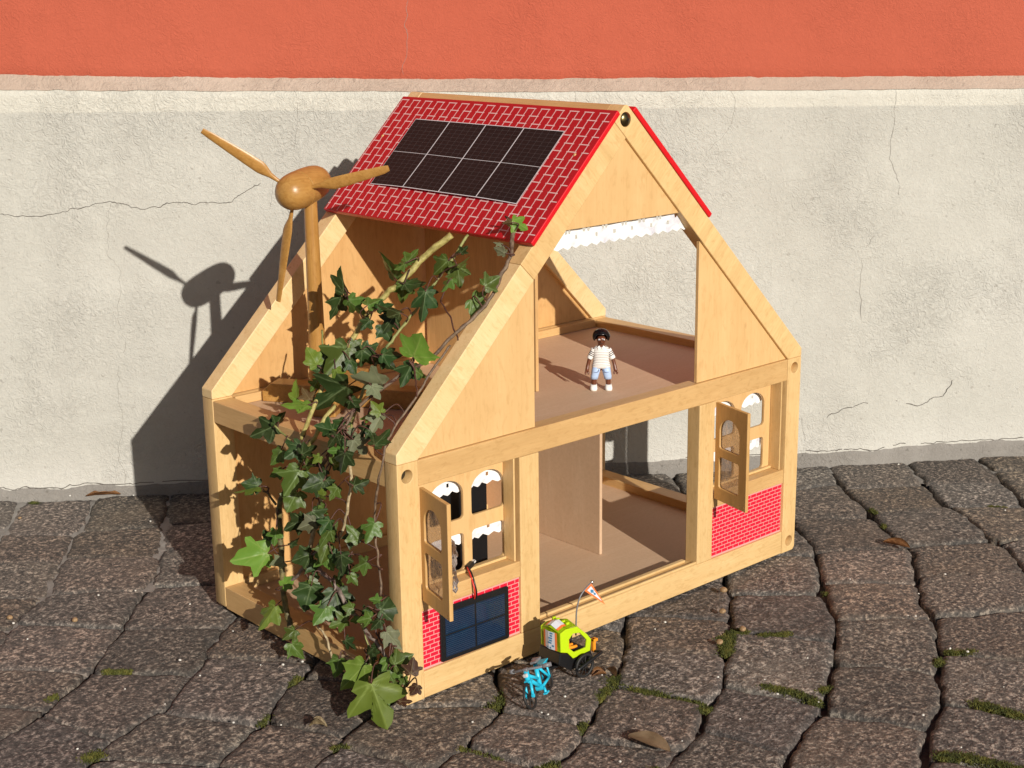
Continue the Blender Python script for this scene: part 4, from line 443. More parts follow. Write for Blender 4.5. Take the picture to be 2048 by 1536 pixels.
def sett(P, gapw, seed):
    """P(u,v) -> ground point; a worn stone top with rounded corners, rough face and a skirt into the joint"""
    n = 26; bm = B(); lay = bm.verts.layers.float.new('edge')
    wu = (P(1, .5)-P(0, .5)).length; wv = (P(.5, 1)-P(.5, 0)).length
    gu = gapw*.42/max(wu, .02); gv = gapw*.20/max(wv, .02)
    tx, ty = rs.uniform(-.018, .018), rs.uniform(-.018, .018); z0 = -.0022+rs.uniform(-.0022, .0010); kr = rs.uniform(.04, .13)
    V = []
    for i in range(n+1):
        row = []
        for j in range(n+1):
            x = -1+2*i/n; y = -1+2*j/n
            x = math.copysign(abs(x)**.82, x); y = math.copysign(abs(y)**.82, y)
            sx = x*(1-kr*y**4*.6); sy = y*(1-kr*x**4*.6)
            q0 = P(.5+sx*.5, .5+sy*.5); gm = .80+1.0*noise.noise((q0.x*16, q0.y*16, 4)); u = .5+sx*(.5-gu*gm); v = .5+sy*(.5-gv*gm); q = P(u, v)
            e = max(abs(x), abs(y))
            jit = (.0042*e**4)
            q = q+Vector((noise.noise((q.x*38, q.y*38, seed)), noise.noise((q.x*38, q.y*38, seed+5))))*jit+Vector((noise.noise((q.x*120, q.y*120, seed)), noise.noise((q.x*120, q.y*120, seed+5))))*jit*.5
            b = max(0, (e-.87)/.13)
            z = z0+tx*x*wu*.5+ty*y*wv*.5-.0028*b*b-.0008*(x*x+y*y)*.5
            z += noise.noise((q.x*34, q.y*34, seed*.7))*.0014+noise.noise((q.x*110, q.y*110, 2))*.0009+noise.noise((q.x*240, q.y*240, 6))*.0006
            vv = bm.verts.new((q.x, q.y, min(z, .0006))); vv[lay] = min(1, max(0, (e-.74)/.26)); row.append(vv)
        V.append(row)
    for i in range(n):
        for j in range(n): bm.faces.new((V[i][j], V[i+1][j], V[i+1][j+1], V[i][j+1]))
    ring = [V[i][0] for i in range(n)]+[V[n][j] for j in range(n)]+[V[n-i][n] for i in range(n)]+[V[0][n-j] for j in range(n)]
    c = P(.5, .5); low = []
    for vv in ring:
        q = Vector((vv.co.x, vv.co.y)); q = q+(q-c).normalized()*.0008; lw = bm.verts.new((q.x, q.y, -.035)); lw[lay] = 1; low.append(lw)
    for a in range(len(ring)):
        b = (a+1) % len(ring); bm.faces.new((ring[b], ring[a], low[a], low[b]))
    for f in bm.faces: f.smooth = True
    return bm
stone_count = 0
fill = B()
for a, b in zip(order, order[1:]):
    La, Lb = LN[a], LN[b]; cs = [(0.0, 0.0)]
    for ca, cb, pa, pb in CROSS:
        if ca == a and cb == b:
            ta = La.near(pa); q = La.at(ta)
            tb = Lb.near(pb) if pb else Lb.near(q+Vector((WD.x, WD.y))*.1)
            cs.append((ta, tb))
    cs.append((La.len, Lb.len)); cs.sort(key=lambda q: q[0]+q[1])
    out = [cs[0]]
    for q in cs[1:]:
        pr = out[-1]; gapl = ((q[0]-pr[0])+(q[1]-pr[1]))/2
        if gapl < .03: continue
        k = max(1, round(gapl/.105)) if gapl > .14 else 1
        for i in range(1, k+1):
            jt = rs.uniform(-.012, .012) if i < k else 0
            out.append((pr[0]+(q[0]-pr[0])*i/k+jt, pr[1]+(q[1]-pr[1])*i/k+jt))
    for i, (c0, c1) in enumerate(zip(out, out[1:])):
        bow = rs.uniform(-.004, .004)
        def P(u, v, c0=c0, c1=c1):
            l = La.at(c0[0]+(c1[0]-c0[0])*v); r = Lb.at(c0[1]+(c1[1]-c0[1])*v); return l.lerp(r, u)
        ctr = P(.5, .5)
        if ctr.x < -1.2 or ctr.x > 2.2 or ctr.y < -1.25 or ((Vector((ctr.x, ctr.y, 0))-WA).dot(WN) < -.02): continue
        o = obj('paving_stone', sett(P, (GAP[a]+GAP[b])/2, stone_count*1.7), M['sett'], pave); stone_count += 1
print('stones', stone_count)
# mortar smeared into the tight joints of the left and the far courses
bm = B(); rj = random.Random(8)
for k, t0, t1, dep in [('N', 0, .3, -.006), ('M', 0, .45, -.0065), ('K', 0, .35, -.006), ('C', 0, .10, -.007), ('A', 0, .12, -.008), ('B', 0, .14, -.008), ('J', .3, .7, -.009), ('I', .25, .6, -.010)]:
    prev = None; t_ = t0
    while t_ < min(t1, LN[k].len-.02):
        p = LN[k].at(t_); q = LN[k].at(t_+.01); dr = (q-p).normalized(); nn = Vector((-dr.y, dr.x)); r = []
        for sft in (-.009, -.004, 0, .004, .009):
            z = dep+noise.noise((p.x*60+sft*90, p.y*60, 3))*.0028
            r.append(bm.verts.new((p.x+nn.x*sft, p.y+nn.y*sft, z)))
        if prev:
            for i in range(4): bm.faces.new((prev[i], r[i], r[i+1], prev[i+1]))
        prev = r; t_ += .006
obj('joint_mortar', bm, M['mortar'], pave, smooth=True)
# moss
bm = B(); rm = random.Random(3)
for pts, wdt, den in MOSS:
    P3 = [Vector((x, y, 0)) for x, y in pts]; sp = smooth_path(P3, 12)
    ln = sum((a-b).length for a, b in zip(P3, P3[1:])); cnt = int(ln*wdt*6.5e6*den)+30
    for _ in range(min(cnt, 4500)):
        p = sp[int(rm.random()**1.0*(len(sp)-1))][0]+Vector((rm.gauss(0, wdt*.42), rm.gauss(0, wdt*.42), 0))
        h = rm.uniform(.0004, .0016); zb = -.0075+rm.uniform(0, .0042)
        a = rm.uniform(0, 6.28); r = rm.uniform(.0005, .0011); tip = p+Vector((rm.gauss(0, .0012), rm.gauss(0, .0012), zb+h+.0008))
        ring = [bm.verts.new((p.x+r*math.cos(a+k*2.1), p.y+r*math.sin(a+k*2.1), zb)) for k in range(3)]
        tv = bm.verts.new(tip); [bm.faces.new((ring[k], ring[(k+1) % 3], tv)) for k in range(3)]
ms = obj('moss', bm, M['moss'], kind='stuff'); ms['label'] = 'yellow green moss growing in the joints between the stones'
bm = B()
for x, y in SPECK:
    r = rm.uniform(.0008, .0017); bmesh.ops.create_icosphere(bm, subdivisions=1, radius=r, matrix=Matrix.Translation((x, y, .0012)) @ Matrix.Diagonal((1, rm.uniform(.6, 1.2), .7, 1)))
gs = obj('white_grit', bm, M['grit'], kind='stuff'); gs['label'] = 'tiny white crumbs scattered on the paving stones'

# ------------------------------------------------------------------ dollhouse
W, D, TF, TB, PW, H1 = .6, .3413, .0185, .0205, .0248, .2509
ZB0, ZB1, ZF1, ZF0 = .2155, .2408, .2305, .0155
house = thing('dollhouse', 'open wooden dollhouse with red tile print roof standing on the paving', 'dollhouse')
birch = lambda a: M['birch', a]; beech = lambda a: M['beech', a]
def bar(name, x0, x1, y0, y1, z0, z1, m, bev=.0009, parent=None, **kw):
    bm = B(); box(bm, x0, x1, y0, y1, z0, z1, bev); return obj(name, bm, m, parent or house, **kw)
def post_me(x0, x1, holes, foot=None, y0=0, y1=TF):
    f = .004
    pts = [(x0, f), (x0+f*.8, 0), (x1, 0), (x1, ZB1), (x0, ZB1)] if foot == 'l' else [(x0, 0), (x1-f*.8, 0), (x1, f), (x1, ZB1), (x0, ZB1)]
    return cut_plate('post', pts, holes, y0, y1, .0009)
HR = .0064
for yy0, yy1, fr in ((0, TF, True), (D-TB, D, False)):
    pl_ = obj('post', post_me(0, PW, [circ(.0118, .2280, HR), circ(.0118, .0132, HR)] if fr else [], 'l', yy0, yy1), birch(90), house, smooth=40)
    pr_ = obj('post', post_me(W-PW, W, [circ(.5880, .2290, HR), circ(.5888, .0132, HR)] if fr else [], 'r', yy0, yy1), birch(90), house, smooth=40)
    if fr:
        for post, hx, hz, ms_ in ((pl_, .0118, .2280, 'dark_metal'), (pl_, .0118, .0132, 'dark_metal'), (pr_, .5880, .2290, 'turned'), (pr_, .5888, .0132, 'turned')):
            bm = B(); lathe(bm, [(0, 0), (.0022, .0002), (.0045, -.0006), (HR-.0002, -.0022)], 20, Matrix.Translation((hx, .0085, hz)) @ Matrix.Rotation(math.pi/2, 4, 'X'))
            bmesh.ops.create_cone(bm, cap_ends=True, segments=16, radius1=HR-.0001, radius2=HR-.0001, depth=.002, matrix=Matrix.Translation((hx, .0125, hz)) @ Matrix.Rotation(math.pi/2, 4, 'X'))
            obj('screw', bm, M[ms_], post, smooth=50)
    rpoly = [(0, ZB1+.0003), (0, H1), (.28265, .53355), (.3, .5162), (.0246, ZB1+.0003)]
    if fr:
        bm = B(); prism(bm, [(0, ZB1+.0003), (0, H1), (.1560, H1+.1560), (.1735, H1+.1735-.0347), (.0246, ZB1+.0003)], yy0, yy1, .0007); obj('rafter', bm, M['pale', -45], house)
        bm = B(); prism(bm, [(.1562, H1+.1562), (.28265, .53355), (.3, .5162), (.1737, H1+.1737-.0347)], yy0, yy1, .0007); obj('rafter', bm, birch(-45), house)
    else:
        bm = B(); prism(bm, rpoly, yy0, yy1, .0009); obj('rafter', bm, M['pale', -45], house)
    bm = B(); prism(bm, [(W, ZB1+.0003), (W-.0246, ZB1+.0003), (.3003, .5164), (.2830, .5338), (.2965, .5474), (.2982, .5486), (.3018, .5486), (.3035, .5474), (W, H1)], yy0, yy1, .0009); obj('rafter', bm, birch(45) if fr else M['pale', 45], house)
    bar('beam', PW+.0002, W-PW-.0002, yy0+.0004, yy1-.0004, ZB0, ZB1, beech(0) if fr else birch(0))
    bar('bottom_rail', PW+.0002, W-PW-.0002, yy0+.0004, yy1-.0004, .0004, .028, birch(0))
bm = B(); lathe(bm, [(0, .0034), (.0030, .0030), (.0060, .0018), (.0078, .0002), (.0079, -.002)], 24, Matrix.Translation((.2990, .0004, .5345)) @ Matrix.Rotation(math.pi/2, 4, 'X'))
scr = obj('bolt', bm, M['brass'], house, smooth=60)
bm = B(); lathe(bm, [(0, .0005), (.0016, .0004), (.0018, -.0008)], 6, Matrix.Translation((.2990, -.0031, .5345)) @ Matrix.Rotation(math.pi/2, 4, 'X')); obj('bolt_socket', bm, M['black'], scr)
for x0, x1 in ((.1520, .1780), (.4208, .4465)): bar('door_post', x0, x1, .0004, TF-.0004, .0283, ZB0-.0003, birch(90))
for x0, x1 in ((PW+.0003, .1517), (.4468, W-PW-.0003)): bar('window_rail', x0, x1, .0008, TF-.001, .0897, .1066, beech(0))
# door sill with its two runners
bar('door_sill', .1782, .4206, .0002, TF, .0281, .0292, birch(0), .0003)
for y0, y1 in ((.0002, .0036), (.0125, .0182)): bar('door_runner', .1840, .4150 if y0 > .01 else .4200, y0, y1, .0293, .0322, birch(0), .0008)
for y0, y1 in ((.0002, .0036), (.0125, .0182)): bar('door_runner', .1783, .1832, y0, y1, .0293, .0322, birch(0), .0008)
# gable panels
bm = B(); prism(bm, [(.0246, .2412), (.1758, .2412), (.1758, .3922), (.1752, .3922)], .0034, .0076, .0004); obj('gable_panel', bm, M['ply'], house)
bm = B(); prism(bm, [(W-.0250, .2412), (.4180, .2412), (.4180, .3982), (.4184, .3982)][::-1], .0034, .0076, .0004); obj('gable_panel', bm, M['ply'], house)
zc = .4322; bm = B(); prism(bm, [(zc-H1+.0342, zc), (W-(zc-H1+.0342), zc), (.3, .5164)], .0034, .0076, .0004); obj('gable_panel', bm, M['ply'], house)
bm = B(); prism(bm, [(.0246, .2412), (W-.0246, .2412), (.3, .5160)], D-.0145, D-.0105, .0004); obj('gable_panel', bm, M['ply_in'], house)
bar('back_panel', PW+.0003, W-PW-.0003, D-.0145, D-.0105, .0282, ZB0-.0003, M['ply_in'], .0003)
bar('skirting', PW+.0003, W-PW-.0003, D-TB-.0060, D-TB+.0003, ZF1+.0002, .2406, beech(0), .0006)
# printed brick panels
def brick_panel(x0, x1, z0, z1):
    p = bar('brick_panel', x0, x1, .0030, .0068, z0, z1, M['joint_pink'], .0002)
    bm = B(); ch = .00445; ln = .0092; g = .00085; r = 0; z = z0+.0022
    while z+ch*.3 < z1:
        x = x0+.0004-(ln+g)*.5*(r % 2)
        while x < x1-.0008:
            a, b = max(x, x0+.0006), min(x+ln, x1-.0006); zt = min(z+ch-g, z1-.0003)
            if b-a > .0008: quad(bm, (a, .00285, z), (b, .00285, z), (b, .00285, zt), (a, .00285, zt))
            x += ln+g
        z += ch; r += 1
    o = obj('brick_print', bm, M['brick_red'], p); return p
brick_panel(PW+.0004, .1517, .0283, .0894); brick_panel(.4469, W-PW-.0004, .0283, .0894)
# inner windows behind the frame, with lace
def lace_bm(x0, x1, z0, z1, y, n_scal, hole_r, seed=0, slope=0.0):
    w_ = x1-x0; bm = B(); nx = n_scal*16; nz = 22
    edge = lambda s: z0+.0030*(abs(((s*n_scal) % 1)*2-1)**1.2)-.0004
    hs = []
    for i in range(n_scal):
        c = (i+.5)/n_scal
        if i % 2 == 0: hs += [(c, .50)]
        else: hs += [(c-.0026/w_, .78), (c+.0026/w_, .78)]
    V = []
    for i in range(nx+1):
        s = i/nx; row = []
        for k in range(nz+1):
            q = k/nz; zb = edge(s); z = zb+(z1-zb)*q+slope*s
            yy = y+.0011*math.sin(s*n_scal*2.1+seed)+.0005*noise.noise((s*40, q*6, seed))
            row.append(bm.verts.new((x0+w_*s, yy, z)))
        V.append(row)
    for i in range(nx):
        for k in range(nz):
            s = (i+.5)/nx; q = (k+.5)/nz
            if any(math.hypot((s-hx)*w_, (q-hq)*(z1-z0)) < hole_r for hx, hq in hs): continue
            bm.faces.new((V[i][k], V[i+1][k], V[i+1][k+1], V[i][k+1]))
    for f in bm.faces: f.smooth = True
    return bm
def window(x0, x1, cx, hw, gx):
    holes = []
    for sx in (-1, 1):
        a = cx+sx*(gx+hw/2)-hw/2; b = a+hw
        holes += [rrect(a, b, .1620, .2040, .0040, .0165), rrect(a, b, .1085, .1470, .0045)]
    o = obj('window', cut_plate('window', [(x0, .1015), (x1, .1015), (x1, .2150), (x0, .2150)], holes, TF+.0008, TF+.0048, .0005), M['ply'], house, smooth=40)
    a, b = cx-gx-hw-.004, cx+gx+hw+.004
    obj('curtain', lace_bm(a, b, .1870, .2075, TF+.0075, 8, .0019, cx*9), M['lace'], o)
    obj('curtain', lace_bm(a, b, .1330, .1520, TF+.0075, 8, .0019, cx*17), M['lace'], o)
    return o
window(.0300, .1620, .0998, .0425, .0052); window(.4480, .5735, .5105, .0425, .0052)
for x0 in (.1462, .5688): bar('window_jamb', x0, x0+.0020, .0035, TF+.0004, .1068, ZB0-.0003, birch(90), .0004)
for x0, x1 in ((PW+.0003, .1460), (.4470, .5686)): bar('window_ledge', x0, x1, .0150, TF+.0004, .1068, .1095, birch(0), .0005)
# gable lace
obj('valance', lace_bm(.2070, .4080, .4120, .4335, .0098, 15, .0021, 2), M['lace'], house)
# hinged shutters
def shutter(hx, ang, lace=False):
    w_, h_, t_ = .0570, .1130, .0042
    e = bpy.data.objects.new('shutter', cut_plate('shutter', [(0, 0), (w_, 0), (w_, h_), (0, h_)], [rrect(.14*w_, .76*w_, h_*(1-.455), h_*(1-.135), .003, .0165), rrect(.14*w_, .76*w_, h_*(1-.866), h_*(1-.545), .0032)], 0, t_, .0007))
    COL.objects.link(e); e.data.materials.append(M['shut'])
    for p in e.data.polygons: p.use_smooth = True
    e.data.set_sharp_from_angle(angle=math.radians(40))
    e.location = (hx, -.0006, .1018); e.rotation_euler = (0, 0, math.radians(ang)); put(e, house)
    for z0, z1 in ((.52, .88), (.12, .47)):
        bm = B(); nx, nz = 14, 20; V = []
        for i in range(nx+1):
            row = []
            for k in range(nz+1):
                x = w_*(.11+.68*i/nx); z = h_*(z0+(z1-z0)*k/nz)
                row.append(bm.verts.new((x, t_*.62+.0007*noise.noise((x*120, z*120, hx*50)), z)))
            V.append(row)
        for i in range(nx):
            for k in range(nz): f = bm.faces.new((V[i][k], V[i+1][k], V[i+1][k+1], V[i][k+1])); f.smooth = True
        pn = obj('film_pane', bm, M['film'], e, local=True)
    return e
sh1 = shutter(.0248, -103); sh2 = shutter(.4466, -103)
bm = lace_bm(0, .052, 0, .012, 0, 6, .0012, 5)
lc = bpy.data.objects.new('lace_scrap', bpy.data.meshes.new('lace_scrap')); bm.to_mesh(lc.data); bm.free(); lc.data.materials.append(M['lace']); COL.objects.link(lc)
lc.matrix_basis = Matrix.Translation((.0262, -.0400, .118)) @ Matrix.Rotation(math.radians(-103), 4, 'Z') @ Matrix.Translation((0, .0085, 0)) @ Matrix.Rotation(math.radians(-90), 4, 'Y'); put(lc, sh1)
# floors, side rails, partitions
bar('floor', .0235, W-.0235, TF-.004, D-TB+.004, ZF0-.005, ZF0, M['board'], .0002); bar('floor', .0235, W-.0235, TF-.004, D-TB+.004, ZF1-.005, ZF1, M['board'], .0002)
for x0, x1 in ((.0006, .0238), (W-.0238, W-.0006)):
    bm = B(); box(bm, x0, x1, TF+.0002, D-TB-.0002, .0006, .0264, .0008); bmesh.ops.rotate(bm, verts=bm.verts, cent=(0, 0, 0), matrix=Matrix.Rotation(0, 3, 'Z')); obj('side_rail', bm, M['beech_y'], house)
    bm = B(); box(bm, x0, x1, TF+.0002, D-TB-.0002, .2157, .2396, .0008); obj('side_rail', bm, M['beech_y'], house)
def part(name, x, y0, y1, z0, z1, th=.0042, m=None):
    bm = B(); box(bm, x, x+th, y0, y1, z0, z1, .0003); return obj(name, bm, m or M['ply_y'], house)
bm = B(); prism(bm, [(0, ZF1+.0002), (0, .5150), (.19, .5150), (.19, ZF1+.0002)], 0, .0042, .0003)
for v in bm.verts: v.co = Vector((.2990-v.co.y, .3195-v.co.x, v.co.z))
obj('partition', bm, M['ply_y'], house)
part('partition', .3870, .1215, D-TB+.005, ZF0+.0002, ZF1-.0052, m=M['board'])
# ridge beam and roof panels
bm = B(); prism(bm, [(.3, .5163), (.2832, .5337), (.2965, .5472), (.2982, .5484), (.3018, .5484), (.3035, .5472), (.3168, .5337)], TF+.0002, D-TB-.0002, .0006); obj('ridge_beam', bm, M['beech_y'], house)
R2 = math.sqrt(.5)
ML = frame_from((0, -1, 0), (R2, 0, R2), (-R2, 0, R2), (0, 0, H1))       # panel frame: x along -y, y up the slope, z out
MR = frame_from((0, 1, 0), (-R2, 0, R2), (R2, 0, R2), (W, 0, H1))
def roof(Mx, s0, s1, u0, u1, printed):
    e = bpy.data.objects.new('roof_panel', None); bm = B(); box(bm, u0, u1, s0, s1, .0004, .0062, .0011)
    for f in bm.faces:
        if f.normal.z < .9 or f.calc_center_median().z < .006: f.material_index = 1
    me = bpy.data.meshes.new('roof_panel'); bm.to_mesh(me); bm.free(); me.materials.append(M['red']); me.materials.append(M['red_edge'])
    o = bpy.data.objects.new('roof_panel', me); COL.objects.link(o); o.matrix_basis = Mx; put(o, house)
    if printed:
        bm = B(); rp, cp, lw = .01015, .02125, .00125; zt = .00633
        def ln(a, b, c, d_):
            a, c = max(a, u0+.0012), min(c, u1-.0012); b, d_ = max(b, s0+.0012), min(d_, s1-.001)
            if c-a > .0004 and d_-b > .0004: quad(bm, (a, b, zt), (c, b, zt), (c, d_, zt), (a, d_, zt))
        s = s1-.0052; r = 0
        while s > s0:
            off = (.5 if r % 2 else 0)*cp; k = -1
            while True:
                x = u0+off+k*cp+.002
                if x > u1: break
                ln(x, s-lw/2, x+.66*cp, s+lw/2)
                for fx in (.07, .59): ln(x+fx*cp-lw/2, s-rp+lw/2, x+fx*cp+lw/2, s-lw/2)
                k += 1
            s -= rp; r += 1
        obj('tile_print', bm, M['print_white'], o, local=True)
        for uu in (u0+.0135, u1-.0185):
            bm = B(); lathe(bm, [(0, .0008), (.0014, .0006), (.0019, 0)], 12, Matrix.Translation((uu, s0+.108, .0062))); obj('wood_plug', bm, M['ply'], o, local=True, smooth=50)
    return o
rl = roof(ML, .2424, .4092, -.3392, .0030, True); rr_ = roof(MR, .2420, .4122, -.0010, .3390, True)

# ------------------------------------------------------------------ printed solar sheet on the roof
sheet = thing('solar_panel_sheet', 'dark paper sheet of eight printed solar modules lying on the red roof', 'solar sheet', (ML @ Vector((-.169, .331, .0068))))
SU0, SU1, SS0, SS1 = -.2885, -.0490, .2836, .3780
def shz(u, s):
    t = (u-SU0)/(SU1-SU0); q = 1-(s-SS0)/(SS1-SS0)
    return .0066+.0030*q**2*math.sin(math.pi*t)+.0006*math.sin(t*9)*q
def sheet_patch(bm, u0, u1, s0, s1, dz, nu=8, ns=5, mat=0):
    V = [[bm.verts.new((ML @ Vector((u0+(u1-u0)*i/nu, s0+(s1-s0)*k/ns, shz(u0+(u1-u0)*i/nu, s0+(s1-s0)*k/ns)+dz)))) for k in range(ns+1)] for i in range(nu+1)]
    for i in range(nu):
        for k in range(ns): f = bm.faces.new((V[i][k], V[i+1][k], V[i+1][k+1], V[i][k+1])); f.smooth = True; f.material_index = mat
bm = B(); sheet_patch(bm, SU0, SU1, SS0, SS1, 0, 40, 12); obj('paper', bm, M['pv_white'], sheet)
for i in range(4):
    for k in range(2):
        mw = (SU1-SU0)/4; mh = (SS1-SS0)/2
        u0 = SU0+i*mw+.0007; u1 = SU0+(i+1)*mw-.0007; s0 = SS0+k*mh+(.0009 if k == 0 else .0003); s1 = SS0+(k+1)*mh-(.0009 if k else .0003)
        bm = B(); sheet_patch(bm, u0, u1, s0, s1, .00012, 10, 6, 0)
        for a in range(1, 6): uu = u0+(u1-u0)*a/6; sheet_patch(bm, uu-.00016, uu+.00016, s0, s1, .00022, 1, 6, 1)
        for a in range(1, 9): ss = s0+(s1-s0)*a/9; sheet_patch(bm, u0, u1, ss-.00010, ss+.00010, .00022, 10, 1, 1)
        obj('solar_module', bm, [M['pv'], M['pv_line']], sheet)
# ------------------------------------------------------------------ small solar panel with wires
sp_ = thing('solar_charger', 'small black framed solar panel with four blue cells leaning on the brick print', 'solar panel', (.0905, 0, .0285))
e = bpy.data.objects.new('panel_frame', cut_plate('panel_frame', rrect(-.0440, .0440, 0, .0555, .0022), [], -.0014, .0014, .0004)); COL.objects.link(e); e.data.materials.append(M['black'])
e.matrix_basis = Matrix.Translation((.0908, .0012, .0297)) @ Matrix.Rotation(math.radians(-1.5), 4, 'X') @ Matrix.Rotation(math.radians(.8), 4, 'Y'); put(e, sp_)
for sx in (0, 1):
    for sz in (0, 1):
        x0 = -.0385+sx*.0395; x1 = x0+.0375; z0 = .0042+sz*.0232; z1 = z0+.0218
        bm = B(); quad(bm, (x0, -.00155, z0), (x1, -.00155, z0), (x1, -.00155, z1), (x0, -.00155, z1))
        for a in range(1, 11):
            z = z0+(z1-z0)*a/11; quad(bm, (x0+.0006, -.00163, z-.00022), (x1-.0006, -.00163, z-.00022), (x1-.0006, -.00163, z+.00022), (x0+.0006, -.00163, z+.00022), 1)
        obj('solar_cell', bm, [M['cell'], M['cell_line']], e, local=True)
bm = B(); tube(bm, [(.0905, .0010, .0840), (.0880, -.0030, .0905), (.0868, -.0030, .0990), (.0885, .0040, .1085), (.0935, .0145, .1120)], .00085, 8, 6); obj('wire', bm, M['wire_red'], sp_, label='red wire')
bm = B(); tube(bm, [(.0925, .0010, .0840), (.0908, -.0022, .0905), (.0893, -.0022, .0990), (.0905, .0040, .1090), (.0945, .0145, .1125)], .00085, 8, 6); obj('wire', bm, M['black'], sp_, label='black wire')
bm = B(); box(bm, -.0045, .0045, -.0026, .0026, -.0022, .0022, .0006); box(bm, .0046, .0085, -.0018, .0018, -.0014, .0014, .0004, 1)
bm.transform(Matrix.Translation((.0985, .0160, .1125)) @ Matrix.Rotation(math.radians(-18), 4, 'Y') @ Matrix.Rotation(math.radians(14), 4, 'Z')); obj('connector', bm, [M['black'], M['lgrey']], sp_)
# ------------------------------------------------------------------ wooden wind turbine standing on the upper floor
AX = Vector((.918, .371, .139)).normalized(); HC = Vector((.0746, .2595, .4609))+AX*.0030; PX = Vector((.1005, .2660))
wt = thing('wind_turbine', 'turned wooden toy wind turbine with three blades standing in the open attic', 'wind turbine', (PX.x, PX.y, ZF1))
zb = ZF1+.0002
bm = B(); lathe(bm, [(0, 0), (.0096, 0), (.0094, .02), (.0072, .19), (.0070, .222), (0, .2225)], 28, Matrix.Translation((PX.x, PX.y, ZF1+.006))); obj('pole', bm, M['turned'], wt, smooth=50)
zq = AX; xq = Vector((0, 0, 1)).cross(zq).normalized(); yq = zq.cross(xq); MN = frame_from(xq, yq, zq, HC)
prof = [(0, -.0205), (.0050, -.0199), (.0100, -.0180), (.0142, -.0146), (.0172, -.0095), (.0189, -.0030), (.0195, .0040), (.0196, .0078)]
bm = B(); lathe(bm, prof+[(.0188, .0081), (0, .0081)], 36, MN); hub = obj('nose_cone', bm, M['turned_x'], wt, smooth=40)
bm = B(); lathe(bm, [(0, .0091), (.0186, .0091), (.0195, .0098), (.0194, .018), (.0191, .028), (.0184, .036), (.0170, .0435), (.0144, .0495), (.0102, .0538), (.0050, .0560), (0, .0565)], 36, MN); obj('nacelle', bm, M['turned_x'], wt, smooth=40)
for tip in ((.0030, .3110, .5260), (.1372, .1770, .4872), (.0682, .2870, .3430)):
    tp = Vector(tip); root = HC+AX*.001; dr = (tp-root); L = dr.length; dr.normalize(); sd = AX.cross(dr).normalized(); nm = dr.cross(sd)
    prs = [(.012, .0020, .0020, 20), (.022, .0021, .0018, 20), (.030, .0030, .0018, 18), (.038, .0058, .0018, 16), (.043, .0068, .0017, 15), (.060, .0064, .0016, 13), (.080, .0054, .0014, 11), (.100, .0042, .0012, 9), (L-.0008, .0032, .0011, 8), (L, .0030, .0010, 8)]
    bm = B(); rings = []
    for (t_, hw, th, tw) in prs:
        a = math.radians(tw); u = sd*math.cos(a)+nm*math.sin(a); v = nm*math.cos(a)-sd*math.sin(a); c = root+dr*t_+sd*(hw-.002)*.35
        rings.append([bm.verts.new(c+u*hw*math.cos(q)+v*th*math.sin(q)) for q in [2*math.pi*i/12 for i in range(12)]])
    for a, b in zip(rings, rings[1:]):
        for j in range(12): bm.faces.new((a[j], a[(j+1) % 12], b[(j+1) % 12], b[j]))
    bm.faces.new(rings[0]); bm.faces.new(rings[-1]); obj('blade', bm, M['turned_x'], wt, smooth=50)
for ang, l0, l1 in ((-57, -.085, .108), (38, -.058, .085)):
    a = math.radians(ang); Mx = Matrix.Translation((PX.x+.012, PX.y-.020, zb)) @ Matrix.Rotation(a, 4, 'Z'); h = .0205 if ang < 0 else .0200; hw = .0125
    bm = B(); pts = [(l0, 0), (l1, 0), (l1, h*.55), (l1-.010, h), (l0+.010, h), (l0, h*.55)]; prism(bm, pts, -hw, hw, .0012); bm.transform(Mx); obj('foot', bm, M['turned_x'], wt)

